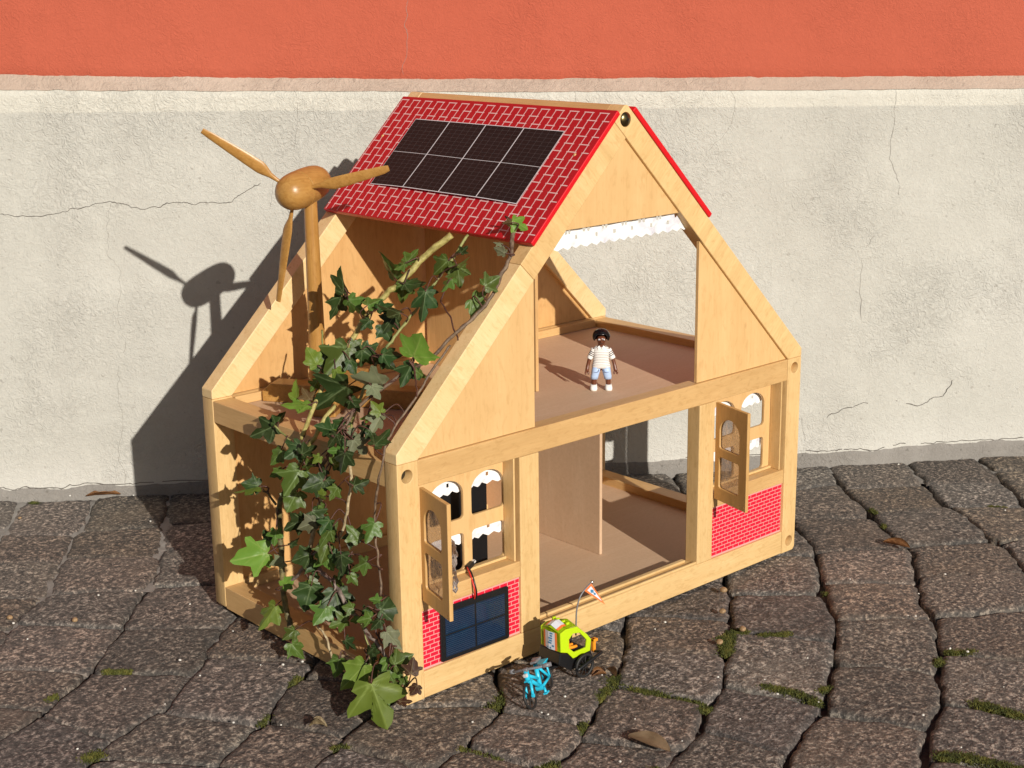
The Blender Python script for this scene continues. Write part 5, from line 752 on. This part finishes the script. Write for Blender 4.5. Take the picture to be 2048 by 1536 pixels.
# ------------------------------------------------------------------ ivy
ivy = thing('ivy', 'cut ivy sprays with green lobed leaves climbing over the open side of the dollhouse', 'ivy', (STEMS[6][1][-1][0], STEMS[6][1][-1][1], 0))
allpts = []
for i, (c, pts, rad) in enumerate(STEMS):
    pts = [Vector((x, y, max(z, .004))) for x, y, z in pts]
    bm = B(); tube(bm, pts, rad, 9, 7, .0012, i*2.3+1); 
    o = obj('stem', bm, STEM[c], ivy)
    allpts += [(p, c) for p, t_ in smooth_path(pts, 5)]
def leaf_mesh(seed):
    r = random.Random(seed)
    dp = r.uniform(.62, 1.0) if seed != 3 else .45
    half = [(.0, .02), (.10, -.085), (.24, -.135), (.38, -.085), (.44, .02), (.40*(.5+.5*dp), .13), (.46, .21), (.58, .33), (.63, .45), (.50, .47), (.36*dp, .500), (.30*dp+.02, .58), (.235, .70), (.13, .86), (.0, 1.0)]
    j = [(a*(1+r.uniform(-.12, .12)), b+r.uniform(-.03, .03)) for a, b in half]; j[0] = (0, .02); j[-1] = (0, 1.0)
    j2 = [(-a*(1+r.uniform(-.12, .12)), b+r.uniform(-.03, .03)) for a, b in half]; j2[0] = (0, .02); j2[-1] = (0, 1.0)
    def dens(pl, n=3):
        o = []
        for a, b, c, d_ in zip([pl[0]]+pl[:-2], pl[:-1], pl[1:], pl[2:]+[pl[-1]]):
            for k in range(n):
                t_ = k/n; o.append(tuple(.5*(2*b[q]+(c[q]-a[q])*t_*.8+(2*a[q]-5*b[q]+4*c[q]-d_[q])*t_*t_*.6+0) if False else b[q]+(c[q]-b[q])*t_ for q in (0, 1)))
        return o
    ring = dens(j)+[j[-1]]+dens(j2)[::-1]
    ring = [(x+r.uniform(-.008, .008), y+r.uniform(-.008, .008)) for x, y in ring]
    c0 = Vector((0, .12)); veins = [((0, 0), (0, 1)), ((0, 0), j[8]), ((0, 0), j2[8]), ((0, 0), j[4]), ((0, 0), j2[4]), ((0, .38), (.17, .62)), ((0, .38), (-.17, .62)), ((.22, .17), (.40, .2)), ((-.22, .17), (-.40, .2))]
    fold = r.uniform(.15, .75); bend = r.uniform(-.9, .25); cup = r.uniform(-.3, .15); tw = r.uniform(-.35, .35)
    bm = bmesh.new(); lay = bm.verts.layers.float.new('vein')
    def mk(x, y):
        p = Vector((x, y)); vd = 0
        for k, (a, b) in enumerate(veins):
            a, b = Vector(a), Vector(b); t_ = max(0, min(1, (p-a).dot(b-a)/(b-a).length_squared)); d_ = (a.lerp(b, t_)-p).length
            vd = max(vd, max(0, 1-d_/(.030 if k == 0 else .024 if k < 5 else .014))*(1-.45*t_))
        z = -fold*abs(x)*(.6+.4*y)*.55+bend*.5*y*y+cup*(x*x)+tw*x*y+.035*noise.noise((x*4+seed, y*4, seed))
        v = bm.verts.new((x, y, z)); v[lay] = vd; return v
    rings = [[mk(c0.x+(x-c0.x)*f, c0.y+(y-c0.y)*f) for x, y in ring] for f in (.14, .28, .42, .56, .70, .85, 1.0)]
    cv = mk(c0.x, c0.y); n = len(ring)
    for i in range(n): bm.faces.new((cv, rings[0][i], rings[0][(i+1) % n]))
    for a, b in zip(rings, rings[1:]):
        for i in range(n): bm.faces.new((a[i], b[i], b[(i+1) % n], a[(i+1) % n]))
    for f in bm.faces: f.smooth = True
    bmesh.ops.recalc_face_normals(bm, faces=bm.faces); me = bpy.data.meshes.new('leaf'); bm.to_mesh(me); bm.free(); me.materials.append(LEAF[1]); return me
LM = [leaf_mesh(i*7+3) for i in range(9)]
pet = B(); rl_ = random.Random(21)
for i, (b, ax, nr, ln, tone, wd) in enumerate(LEAVES):
    ax = Vector(ax).normalized(); nr = Vector(nr); nr = (nr-ax*nr.dot(ax)).normalized(); xa = ax.cross(nr); b = Vector(b)
    o = bpy.data.objects.new('leaf', LM[0 if ln > .045 else (i*5+i//3) % 9]); COL.objects.link(o)
    o.matrix_basis = frame_from(xa*ln*wd*.84, ax*ln, nr*ln, b); put(o, ivy)
    o.material_slots[0].link = 'OBJECT'; o.material_slots[0].material = LEAF[tone]
    if tone == 3: o['label'] = 'purple brown leaf'
    if tone == 2: o['label'] = 'bright yellow green leaf'
    if tone == 4: o['label'] = 'pale grey green leaf'
    near = sorted(allpts, key=lambda q: (q[0]-(b-ax*.012)).length)[0][0]
    if .002 < (near-b).length < .05:
        mid = (near+b)/2-ax*.006+Vector((rl_.uniform(-.003, .003), rl_.uniform(-.003, .003), .003)); tube(pet, [near, mid, b+nr*.0002], [.0008, .0007, .0006], 5, 5)
obj('petiole', pet, STEM['red'], ivy, kind='stuff')

# ------------------------------------------------------------------ toy figure on the upper floor (facing local -y)
fig = thing('toy_figure', 'small plastic toy woman in a striped polo shirt and pale shorts standing upstairs', 'toy figure', (.3528, .0860, ZF1), rotz=math.radians(-43))
mm = .001
body = bpy.data.meshes.new('body'); bv = []; be = []; br = []
def jv(x, y, z, r): bv.append((x*mm, y*mm, z*mm)); br.append(r*mm); return len(bv)-1
root = jv(0, .3, 27, 6.2); ch = jv(0, .3, 38, 5.4); sh = jv(0, .3, 46, 4.0); nk = jv(0, .3, 51, 2.7); hd = jv(0, -.2, 56.5, 6.0); tp = jv(0, -.2, 62, 5.6); be += [(root, ch), (ch, sh), (sh, nk), (nk, hd), (hd, tp)]
for s in (-1, 1):
    a = jv(s*9.5, .3, 45.2, 2.9); b = jv(s*12.6, .1, 36, 2.4); c = jv(s*15.0, -1.2, 27.5, 2.1); d_ = jv(s*15.6, -2.6, 23.6, 2.5); be += [(sh, a), (a, b), (b, c), (c, d_)]
    for k in (-1, 1):      # the two jaws of the toy hand
        e1 = jv(s*15.8+k*1.7, -4.0, 20.6, 1.05); e2 = jv(s*15.8+k*1.5, -4.8, 18.4, .95); be += [(d_, e1), (e1, e2)]
    h = jv(s*5.2, .3, 24, 4.0); kn = jv(s*7.3, .2, 15.5, 3.3); an = jv(s*8.2, .2, 5.5, 2.9); ft = jv(s*8.3, .2, 2.0, 2.9); be += [(root, h), (h, kn), (kn, an), (an, ft)]
body.from_pydata(bv, be, []); bo = bpy.data.objects.new('body', body); COL.objects.link(bo)
bo.modifiers.new('skin', 'SKIN'); bo.modifiers.new('sub', 'SUBSURF').levels = 1
for i, r in enumerate(br): body.skin_vertices[0].data[i].radius = (r, r)
body.skin_vertices[0].data[root].use_root = True
dg = bpy.context.evaluated_depsgraph_get(); bme = bpy.data.meshes.new_from_object(bo.evaluated_get(dg)); bpy.data.objects.remove(bo)
for p in bme.polygons: p.use_smooth = True
bme.materials.clear(); obj('body', bme, M['skin'], fig, local=True)
def loft(secs, segs=20, mats=None, cap=True):
    """sections (z, cx, cy, rx, ry) in mm, superelliptic"""
    bm = B(); rings = []
    for (z, cx, cy, rx, ry) in secs:
        ring = []
        for i in range(segs):
            a = 2*math.pi*i/segs; c, s = math.cos(a), math.sin(a)
            ring.append(bm.verts.new(((cx+rx*math.copysign(abs(c)**.8, c))*mm, (cy+ry*math.copysign(abs(s)**.8, s))*mm, z*mm)))
        rings.append(ring)
    for k, (a, b) in enumerate(zip(rings, rings[1:])):
        for i in range(segs):
            f = bm.faces.new((a[i], a[(i+1) % segs], b[(i+1) % segs], b[i])); f.smooth = True
            if mats: f.material_index = mats[k % len(mats)]
    if cap: bm.faces.new(rings[0][::-1]); bm.faces.new(rings[-1])
    return bm
secs = []; mats = []
prof = [(25.4, 10.6, 6.2), (28.4, 10.2, 6.4), (33, 8.9, 6.0), (38, 8.6, 6.0), (43, 9.2, 6.0), (46.5, 9.6, 5.4), (49.2, 6.4, 4.4)]
def pf(z):
    for a, b in zip(prof, prof[1:]):
        if a[0] <= z <= b[0]: t_ = (z-a[0])/(b[0]-a[0]); return a[1]+(b[1]-a[1])*t_, a[2]+(b[2]-a[2])*t_
    return prof[-1][1:]
z = 25.4; k = 0
while z < 49.1:
    rx, ry = pf(z); secs.append((z, 0, .3, rx, ry)); st = 3.0 if k == 0 else (1.50 if k % 2 == 0 else .36); mats.append(0 if k % 2 == 0 else 1); z += st; k += 1
secs.append((49.2, 0, .3, 6.4, 4.4)); obj('shirt', loft(secs, 28, mats), [M['white'], M['stripe']], fig, local=True)
for s in (-1, 1):
    bm = B(); ring_m = []
    P0 = Vector((s*7.6, .3, 46.2))*mm; P1 = Vector((s*13.0, .1, 35.6))*mm; n = 12; pts = [P0.lerp(P1, i/n) for i in range(n+1)]; rr = [(3.4-.2*i/n)*mm for i in range(n+1)]
    tube(bm, pts, rr, 14, 1)
    for i, f in enumerate(list(bm.faces)):
        if i < n*14 and 2 <= i//14 < 9 and (i//14) % 2 == 1: f.material_index = 1
    bm.verts.ensure_lookup_table(); obj('sleeve', bm, [M['white'], M['stripe']], fig, local=True)
    bm = loft([(12.6, s*7.5, .2, 4.1, 4.2), (16, s*7.2, .2, 4.4, 4.6), (21, s*6.0, .3, 4.8, 5.4), (26.5, s*4.9, .3, 5.0, 6.0)], 18); sh_o = obj('shorts_leg', bm, M['denim'], fig, local=True)
    bm = B(); tube(bm, [Vector(q)*mm for q in ((s*3.0, -6.0, 24.6), (s*3.6, -6.0, 21.8), (s*6.2, -5.4, 20.8), (s*8.8, -4.2, 21.2))], .28*mm, 5, 4); obj('pocket_seam', bm, M['denim_line'], sh_o, local=True)
    bm = loft([(0, s*8.3, -1.2, 4.0, 5.6), (2.2, s*8.3, -1.3, 4.2, 5.8), (4.0, s*8.3, -.6, 3.9, 4.6), (6.2, s*8.2, .2, 3.5, 3.6)], 18); obj('shoe', bm, M['white'], fig, local=True)
    bm = B(); bmesh.ops.create_uvsphere(bm, u_segments=12, v_segments=8, radius=1.25*mm, matrix=Matrix.Translation(Vector((s*2.5, -5.5, 58.0))*mm) @ Matrix.Diagonal((1, .45, .85, 1))); ey = obj('eye', bm, M['eye'], fig, local=True, smooth=True)
    bm = B(); bmesh.ops.create_uvsphere(bm, u_segments=10, v_segments=6, radius=.72*mm, matrix=Matrix.Translation(Vector((s*2.5, -6.0, 57.9))*mm) @ Matrix.Diagonal((1, .4, 1, 1))); obj('pupil', bm, M['black'], ey, local=True, smooth=True)
    bm = B(); quad(bm, *[Vector(q)*mm for q in ((s*.3, -5.25, 48.0), (s*3.6, -4.9, 46.2), (s*4.4, -4.2, 49.4), (s*2.2, -3.4, 51.0))]); ext = bmesh.ops.extrude_face_region(bm, geom=list(bm.faces)); bmesh.ops.translate(bm, verts=[v for v in ext['geom'] if isinstance(v, bmesh.types.BMVert)], vec=(0, -.7*mm, .2*mm)); obj('collar', bm, M['white'], fig, local=True)
bm = B(); tube(bm, [Vector(q)*mm for q in ((-1.7, -5.8, 53.9), (0, -6.1, 53.5), (1.7, -5.8, 53.9))], .32*mm, 6, 4); obj('mouth', bm, M['black_matt'], fig, local=True)
bm = B(); bmesh.ops.create_uvsphere(bm, u_segments=10, v_segments=8, radius=.9*mm, matrix=Matrix.Translation(Vector((0, -6.2, 56.0))*mm)); obj('nose', bm, M['skin'], fig, local=True, smooth=True)
# hair: a cap with a fringe and flicked sides
bm = B(); NU, NV = 28, 14; V = []
for i in range(NU):
    a = 2*math.pi*i/NU; front = max(0, -math.sin(a)); row = []
    low = 118-60*front**1.2 if front > .25 else 118
    low = {True: 66, False: 118}[front > .72] if front > .62 else low
    low = 70 if front > .70 else (96 if front > .5 else 122)
    for k in range(NV+1):
        th = math.radians(low*k/NV); r = 7.9+.9*math.sin(th)**2*(1.1 if front < .5 else .6)+.35*noise.noise((math.cos(a)*3, math.sin(a)*3, k*.5))
        x = r*1.06*math.sin(th)*math.cos(a); y = r*math.sin(th)*math.sin(a)*.98+.6; z = 60.6+r*1.02*math.cos(th)
        row.append(bm.verts.new(Vector((x, y, z))*mm))
    V.append(row)
for i in range(NU):
    for k in range(NV): f = bm.faces.new((V[i][k], V[i][k+1], V[(i+1) % NU][k+1], V[(i+1) % NU][k])); f.smooth = True
bmesh.ops.remove_doubles(bm, verts=bm.verts, dist=1e-6)
ho = obj('hair', bm, M['hair'], fig, local=True); md = ho.modifiers.new('thick', 'SOLIDIFY'); md.thickness = 1.5*mm; md.offset = -.2; ho.modifiers.new('sub', 'SUBSURF').levels = 1

# ------------------------------------------------------------------ toy bicycle (local x forward, y left, z up), leaning a little to its right
bike = thing('toy_bicycle', 'tiny turquoise toy bicycle with black wheels parked in front of the dollhouse sill', 'toy bicycle', (.1066, -.0785, 0), rotz=math.atan2(-.43, -.90))
ML_ = Matrix.Rotation(math.radians(20), 4, 'X')
def bk(name, bm, m, parent=bike, **k):
    if isinstance(bm, bmesh.types.BMesh): bm.transform(ML_)
    return obj(name, bm, m, parent, local=True, **k)
def wheel(bm, c, r, tr, mat_t=0, mat_s=0, spokes=7, ax='Y'):
    n = 30
    pts = [Vector((c[0]+r*math.cos(2*math.pi*i/n), c[1], c[2]+r*math.sin(2*math.pi*i/n))) for i in range(n)]; pts.append(pts[0]); tube(bm, pts, tr, 8, 1, caps=False)
    for k in range(spokes): a = 2*math.pi*k/spokes; tube(bm, [c, (c[0]+r*math.cos(a), c[1], c[2]+r*math.sin(a))], tr*.38, 5, 1)
    lathe(bm, [(0, -.0022), (.0018, -.0022), (.0018, .0022), (0, .0022)], 10, Matrix.Translation(c) @ Matrix.Rotation(math.pi/2, 4, 'X'))
FX, RX, WR = .0215, -.0215, .0118
for x in (FX, RX):
    bm = B(); wheel(bm, Vector((x, 0, WR+.0012)), WR, .0013); bk('wheel', bm, M['black_matt'], smooth=50)
tb = lambda pts, r, b_=None: tube(b_, [Vector(q) for q in pts], r*1.26, 8, 1)
bm = B(); z_ = WR+.0012
for s in (-1, 1):
    tb([(.0150, s*.0024, .0262), (FX, s*.0034, z_)], .0012, bm); lathe(bm, [(0, -.001), (.0020, -.001), (.0020, .001), (0, .001)], 10, Matrix.Translation((FX, s*.0036, z_)) @ Matrix.Rotation(math.pi/2, 4, 'X'))
    tb([(-.0085, s*.0015, .0300), (RX, s*.0034, z_)], .0011, bm); tb([(-.0035, s*.002, .0105), (RX, s*.0034, z_)], .0011, bm); tb([(RX-.001, s*.0034, z_), (RX-.0035, s*.0030, .0275)], .0009, bm); tb([(-.0095, s*.0030, .0275), (RX-.0055, s*.0030, .0275)], .0011, bm)
tb([(.0150, 0, .0262), (.0125, 0, .0350)], .0023, bm); tb([(.0146, 0, .0275), (-.0040, 0, .0115)], .0017, bm); tb([(.0138, 0, .0310), (-.0062, 0, .0185)], .0014, bm); tb([(-.0095, 0, .0330), (-.0035, 0, .0105)], .0019, bm)
box(bm, .0118, .0178, -.0034, .0034, .0240, .0265, .0005)
lathe(bm, [(0, -.004), (.0030, -.004), (.0030, .004), (0, .004)], 12, Matrix.Translation((-.0035, 0, .0105)) @ Matrix.Rotation(math.pi/2, 4, 'X')); box(bm, -.0030, .0040, .0045, .0085, .0050, .0066, .0004); box(bm, -.0110, -.0040, -.0085, -.0045, .0140, .0156, .0004)
tb([(-.0035, .0040, .0105), (.0005, .0060, .0060)], .0011, bm); box(bm, RX-.008, -.0085, -.0045, .0045, .0280, .0292, .0004)
bk('frame', bm, M['cyan'])
bm = B(); tube(bm, [Vector(q) for q in ((.0060, -.0190, .0345), (.0100, -.0120, .0352), (.0128, -.004, .0365), (.0128, .004, .0365), (.0100, .0120, .0352), (.0060, .0190, .0345))], .0013, 8, 4); box(bm, .0105, .0150, -.0025, .0025, .0340, .0380, .0006); bk('handlebar', bm, M['grey'], smooth=50)
for s in (-1, 1):
    bm = B(); tube(bm, [Vector((.0078, s*.0158, .0349)), Vector((.0030, s*.0232, .0338))], .0023, 8, 1); bk('grip', bm, M['grey'])
bm = B(); box(bm, -.0165, -.0050, -.0034, .0034, .0335, .0362, .0010); box(bm, -.0172, -.0120, -.0046, .0046, .0340, .0366, .0010); bk('saddle', bm, M['grey'])
bm = B(); box(bm, .0145, .0180, -.0022, .0022, .0300, .0336, .0008); bk('headlight', bm, M['lgrey'])

# ------------------------------------------------------------------ bicycle trailer
tr_ = thing('bicycle_trailer', 'lime green toy bicycle trailer on black wheels with an orange pennant', 'bike trailer', (.1645, -.0510, 0))
TX = lambda q: (q[0], q[1])
side = [(.1432, .0322), (.1426, .0520), (.1500, .0545), (.1655, .0530), (.1795, .0405), (.1852, .0335), (.1838, .0215), (.1600, .0205), (.1520, .0290)]
hole = [(.1545, .0335), (.1545, .0425), (.1600, .0470), (.1690, .0452), (.1790, .0345), (.1778, .0268), (.1615, .0268)]
y0, y1 = -.0662, -.0375
bod = obj('shell', cut_plate('shell', side, [hole], y0, y0+.0022, .0007), M['lime'], tr_, smooth=40)
obj('side_wall', cut_plate('side_wall', side, [], y1-.0022, y1, .0007), M['lime'], bod, smooth=40)
bm = B(); rid = [(.1434, .0322), (.1428, .0520), (.1500, .0545), (.1655, .0530), (.1795, .0405)]
for a, b in zip(rid, rid[1:]):
    pa = [Vector((a[0], y0+.002, a[1])), Vector((b[0], y0+.002, b[1])), Vector((b[0], (y0+y1)/2, b[1]+.0040)), Vector((a[0]-.0022*(a[0] < .144), (y0+y1)/2, a[1]+.0040*(a[1] > .04)))]
    pb = [Vector((a[0], y1-.002, a[1])), Vector((b[0], y1-.002, b[1])), pa[2].copy(), pa[3].copy()]
    for q in (pa, pb):
        f = quad(bm, *q)
ex = bmesh.ops.solidify(bm, geom=list(bm.faces), thickness=.0010)
obj('roof_shell', bm, M['lime'], bod)
bm = B()
for yc in (-.0600, -.0540, -.0460, -.0410): box(bm, .1560, .1600, yc-.0012, yc+.0012, .0555, .0580, .0005)
obj('roof_rib', bm, M['lime'], bod)
# printed sticker folded over the front and roof
bm = B()
def strip(t0, t1, w0, w1, off, mat):
    """front face strip: from the foot of the front up and over the roof slope"""
    for (a, b) in (((.1433, .0335), (.1427, .0518)), ((.1434, .0527), (.1500, .0552))):
        pass
frY = (y0+.0050, y1-.0050)
def fq(ya, yb, za, zb_, off, mat):
    x = lambda z: .1433-.0006*(z-.0322)/.02-.00035-off
    mid = (y0+y1)/2; xx = lambda y, z: x(z)-.0022*(1-abs(y-mid)/(mid-y0))
    quad(bm, (xx(ya, za), ya, za), (xx(yb, za), yb, za), (xx(yb, zb_), yb, zb_), (xx(ya, zb_), ya, zb_), mat)
mid = (y0+y1)/2
def zt(y, x):
    rid2 = [(.1428, .0520), (.1500, .0545), (.1655, .0530)]
    for p, q in zip(rid2, rid2[1:]):
        if x <= q[0]+1e-6: return p[1]+(q[1]-p[1])*(x-p[0])/(q[0]-p[0])+.0040*(1-abs(y-mid)/(mid-y0-.002))+.0013
for (ya, yb, mt) in ((-.0622, -.0594, 0), (-.0594, mid, 1), (mid, -.0466, 1), (-.0466, -.0438, 0)):
    fq(ya, yb, .0328, .0516, .0002, mt)
    for xa, xb in ((.1431, .1500), (.1500, .1545)): quad(bm, (xa, ya, zt(ya, xa)), (xa, yb, zt(yb, xa)), (xb, yb, zt(yb, xb)), (xb, ya, zt(ya, xb)), mt)
rb = random.Random(2)
for k in range(7):
    ya = -.0588+rb.uniform(0, .004); za = .0335+k*.0026; fq(ya, ya+rb.uniform(.0024, .0056), za, za+.0017, .0005, 2)
obj('sticker', bm, [M['st_orange'], M['st_white'], M['st_blue']], bod)
bm = B(); prism(bm, [(.1420, .0318), (.1515, .0285), (.1595, .0200), (.1845, .0210), (.1865, .0150), (.1800, .0090), (.1560, .0090), (.1400, .0200)], y0-.0004, y1+.0004, .0008); box(bm, .1380, .1560, -.0560, -.0480, .0110, .0140, .0006)
obj('chassis', bm, M['black'], tr_)
for yc in (-.0735, -.0310):
    bm = B(); wheel(bm, Vector((.1685, yc, .0128)), .0112, .0015, spokes=9); obj('wheel', bm, M['black_matt'], tr_, smooth=50)
bm = B(); tube(bm, [(.1685, -.0735, .0128), (.1685, -.0310, .0128)], .0012, 8, 1); obj('axle', bm, M['black'], tr_)
bm = B(); tube(bm, [(.1560, -.0755, .0120), (.1700, -.0765, .0165), (.1900, -.0760, .0215)], .0017, 8, 3); tube(bm, [(.1900, -.0760, .0215), (.1880, -.0660, .0200)], .0015, 8, 1); obj('side_bar', bm, M['black'], tr_)
bm = B(); tube(bm, [(.1400, -.0520, .0125), (.1250, -.0560, .0165), (.1180, -.0600, .0200)], .0013, 8, 3); obj('drawbar', bm, M['black'], tr_)
bm = B(); box(bm, .1868, .1900, -.0680, -.0640, .0190, .0330, .0006); box(bm, .1868, .1925, -.0685, -.0635, .0300, .0330, .0006); obj('tail_light', bm, M['orange_toy'], tr_)
bm = B(); ctr_ = (.1635, .0375); prism(bm, [(ctr_[0]+(x-ctr_[0])*.93, ctr_[1]+(z-ctr_[1])*.93) for x, z in side], y1-.0036, y1-.0026); box(bm, .1480, .1820, y0+.0030, y1-.0040, .0222, .0240); obj('shade_lining', bm, M['black_matt'], tr_)  # black sheets added inside, standing in for the shade of the cabin
# toddler seat with a little passenger
bm = B(); box(bm, .1545, .1770, -.0610, -.0430, .0260, .0275, .0004); obj('seat', bm, M['black'], tr_)
pas = B(); tube(pas, [(.1600, -.0560, .0285), (.1612, -.0555, .0330), (.1618, -.0555, .0365)], [.0026, .0030, .0022], 10, 4); tube(pas, [(.1606, -.0575, .0290), (.1660, -.0590, .0285), (.1712, -.0592, .0282)], [.0018, .0017, .0015], 8, 4); tube(pas, [(.1606, -.0540, .0290), (.1660, -.0535, .0285), (.1712, -.0530, .0282)], [.0018, .0017, .0015], 8, 4)
bmesh.ops.create_uvsphere(pas, u_segments=14, v_segments=10, radius=.0036, matrix=Matrix.Translation((.1622, -.0552, .0400)))
baby = thing('toy_baby', 'tiny orange toy baby sitting inside the lime green trailer', 'toy baby', (.1610, -.0555, .0276)); obj('body', pas, M['orange_toy'], baby, smooth=60)
pole = [(.1795, -.0500, .0340), (.1800, -.0500, .0500), (.1808, -.0500, .0610), (.1848, -.0500, .0726), (.1925, -.0500, .0800), (.2020, -.0500, .0848)]
bm = B(); tube(bm, pole, .0008, 7, 6); fp = obj('flag_pole', bm, M['grey'], tr_)
bm = B(); bmesh.ops.create_uvsphere(bm, u_segments=12, v_segments=8, radius=.0019, matrix=Matrix.Translation(pole[-1])); obj('pole_knob', bm, M['steel'], fp, smooth=True)
fa, fb, fc = Vector((.1905, -.0506, .0792)), Vector((.2002, -.0506, .0845)), Vector((.2185, -.0530, .0565))
bm = B()
def tri(f0, f1, f2, y, mat):
    v = [bm.verts.new(q+Vector((0, y, 0))) for q in (f0, f1, f2)]; bm.faces.new(v).material_index = mat
cen = (fa+fb+fc)/3; sc = lambda p, k: cen+(p-cen)*k
tri(fa, fb, fc, 0, 0); 
ex = bmesh.ops.extrude_face_region(bm, geom=list(bm.faces)); bmesh.ops.translate(bm, verts=[v for v in ex['geom'] if isinstance(v, bmesh.types.BMVert)], vec=(0, .0006, 0))
inn = [fa.lerp(fb, .20).lerp(fc, .08), fa.lerp(fb, .80).lerp(fc, .08), fa.lerp(fb, .5).lerp(fc, .80)]
tri(*inn, -.0003, 1)
for c, r in ((.22, .0021), (.42, .0014)):
    q = inn[0].lerp(inn[1], .5).lerp(inn[2], c); d1 = (inn[1]-inn[0]).normalized()*r; d2 = (inn[2]-(inn[0]+inn[1])/2).normalized()*r*1.5
    quad(bm, *[p+Vector((0, -.0005, 0)) for p in (q-d1, q-d2, q+d1, q+d2)], 2)
obj('pennant', bm, [M['flag_orange'], M['st_white'], M['st_blue']], tr_)

# ------------------------------------------------------------------ leaves and husks lying about
def litter(name, label, p0, p1, wdt, m, curl=.0, z=.0012, lift=0.0, cat='dead leaf', group=None, pointed=True):
    a, b = Vector((*p0, 0)), Vector((*p1, 0)); L = (b-a).length; dx = (b-a).normalized(); dy = Vector((-dx.y, dx.x, 0)); bm = B(); V = []; n = 18
    for i in range(n+1):
        t_ = i/n; hw = wdt*.5*(max(.02, math.sin(math.pi*min(1, t_*.97+.02)))**.75) if pointed else wdt*.5*math.sin(math.pi*t_)**.5
        row = []
        for k in range(-3, 4):
            s = k/3; zz = z+curl*s*s*hw*1.6+lift*math.sin(math.pi*t_)+noise.noise((t_*4, s*2, L*90))*.0007
            row.append(bm.verts.new(dx*(L*(t_-.5))+dy*(hw*s)+Vector((0, 0, zz))))
        V.append(row)
    for i in range(n):
        for k in range(6): f = bm.faces.new((V[i][k], V[i+1][k], V[i+1][k+1], V[i][k+1])); f.smooth = True
    ex = bmesh.ops.solidify(bm, geom=list(bm.faces), thickness=.0003)
    c = (a+b)/2; o = obj(name, bm, m); o.location = c; tag(o, label, cat, group); return o
LP = LEAFPOS
litter('dead_leaf', 'narrow rust brown leaf lying at the foot of the grey wall', LP['brown'][0], LP['brown'][1], .014, M['dry'], .5, .0015, .001)
litter('dead_leaf', 'flat tan oval leaf lying on the paving at the front', LP['tan'][0], LP['tan'][1], .022, M['dry_tan'], .25, .0016, .0015)
litter('dead_leaf', 'curled dark brown leaf lying right of the dollhouse', LP['curl'][0], LP['curl'][1], .013, M['dry'], .7, .0015, .0)
litter('dead_leaf', 'torn brown leaf scrap lying in the moss beside the trailer', LP['bitA'][0], LP['bitA'][1], .009, M['dry_dark'], .5, .0015, .0015)
litter('dead_leaf', 'flat brown leaf scrap beside the trailer wheel', LP['bitB'][0], LP['bitB'][1], .010, M['dry'], .8, .0015, .001)
litter('plant_sliver', 'pale curved stalk sliver lying in front of the ivy', LP['twig'][0], LP['twig'][1], .006, STEM['pale'], 1.4, .002, .003, 'stalk')
for i, (x, y, s) in enumerate(PEB):
    bm = B(); bmesh.ops.create_icosphere(bm, subdivisions=2, radius=s*.62)
    for v in bm.verts: v.co *= 1+.22*noise.noise(v.co*300+Vector((i*5, 0, 0))); v.co.z *= .72
    o = obj('seed_husk', bm, M['seed'], smooth=True); o.location = (x, y, s*.40)
    lab = ['pale brown husk at the left edge of the picture beside a white crumb', 'pale brown husk on the left paving, inward from the edge', 'brown husk highest up the joint in front of the house sill', 'brown husk midway down the joint before the house sill', 'brown husk in the moss patch at the foot of that joint', 'brown husk on the moss strip right of the patch', 'small yellowish husk near the wall at far left'][i]
    tag(o, lab, 'seed husk', 'husks scattered on the paving')

# ------------------------------------------------------------------ dark box behind the left window
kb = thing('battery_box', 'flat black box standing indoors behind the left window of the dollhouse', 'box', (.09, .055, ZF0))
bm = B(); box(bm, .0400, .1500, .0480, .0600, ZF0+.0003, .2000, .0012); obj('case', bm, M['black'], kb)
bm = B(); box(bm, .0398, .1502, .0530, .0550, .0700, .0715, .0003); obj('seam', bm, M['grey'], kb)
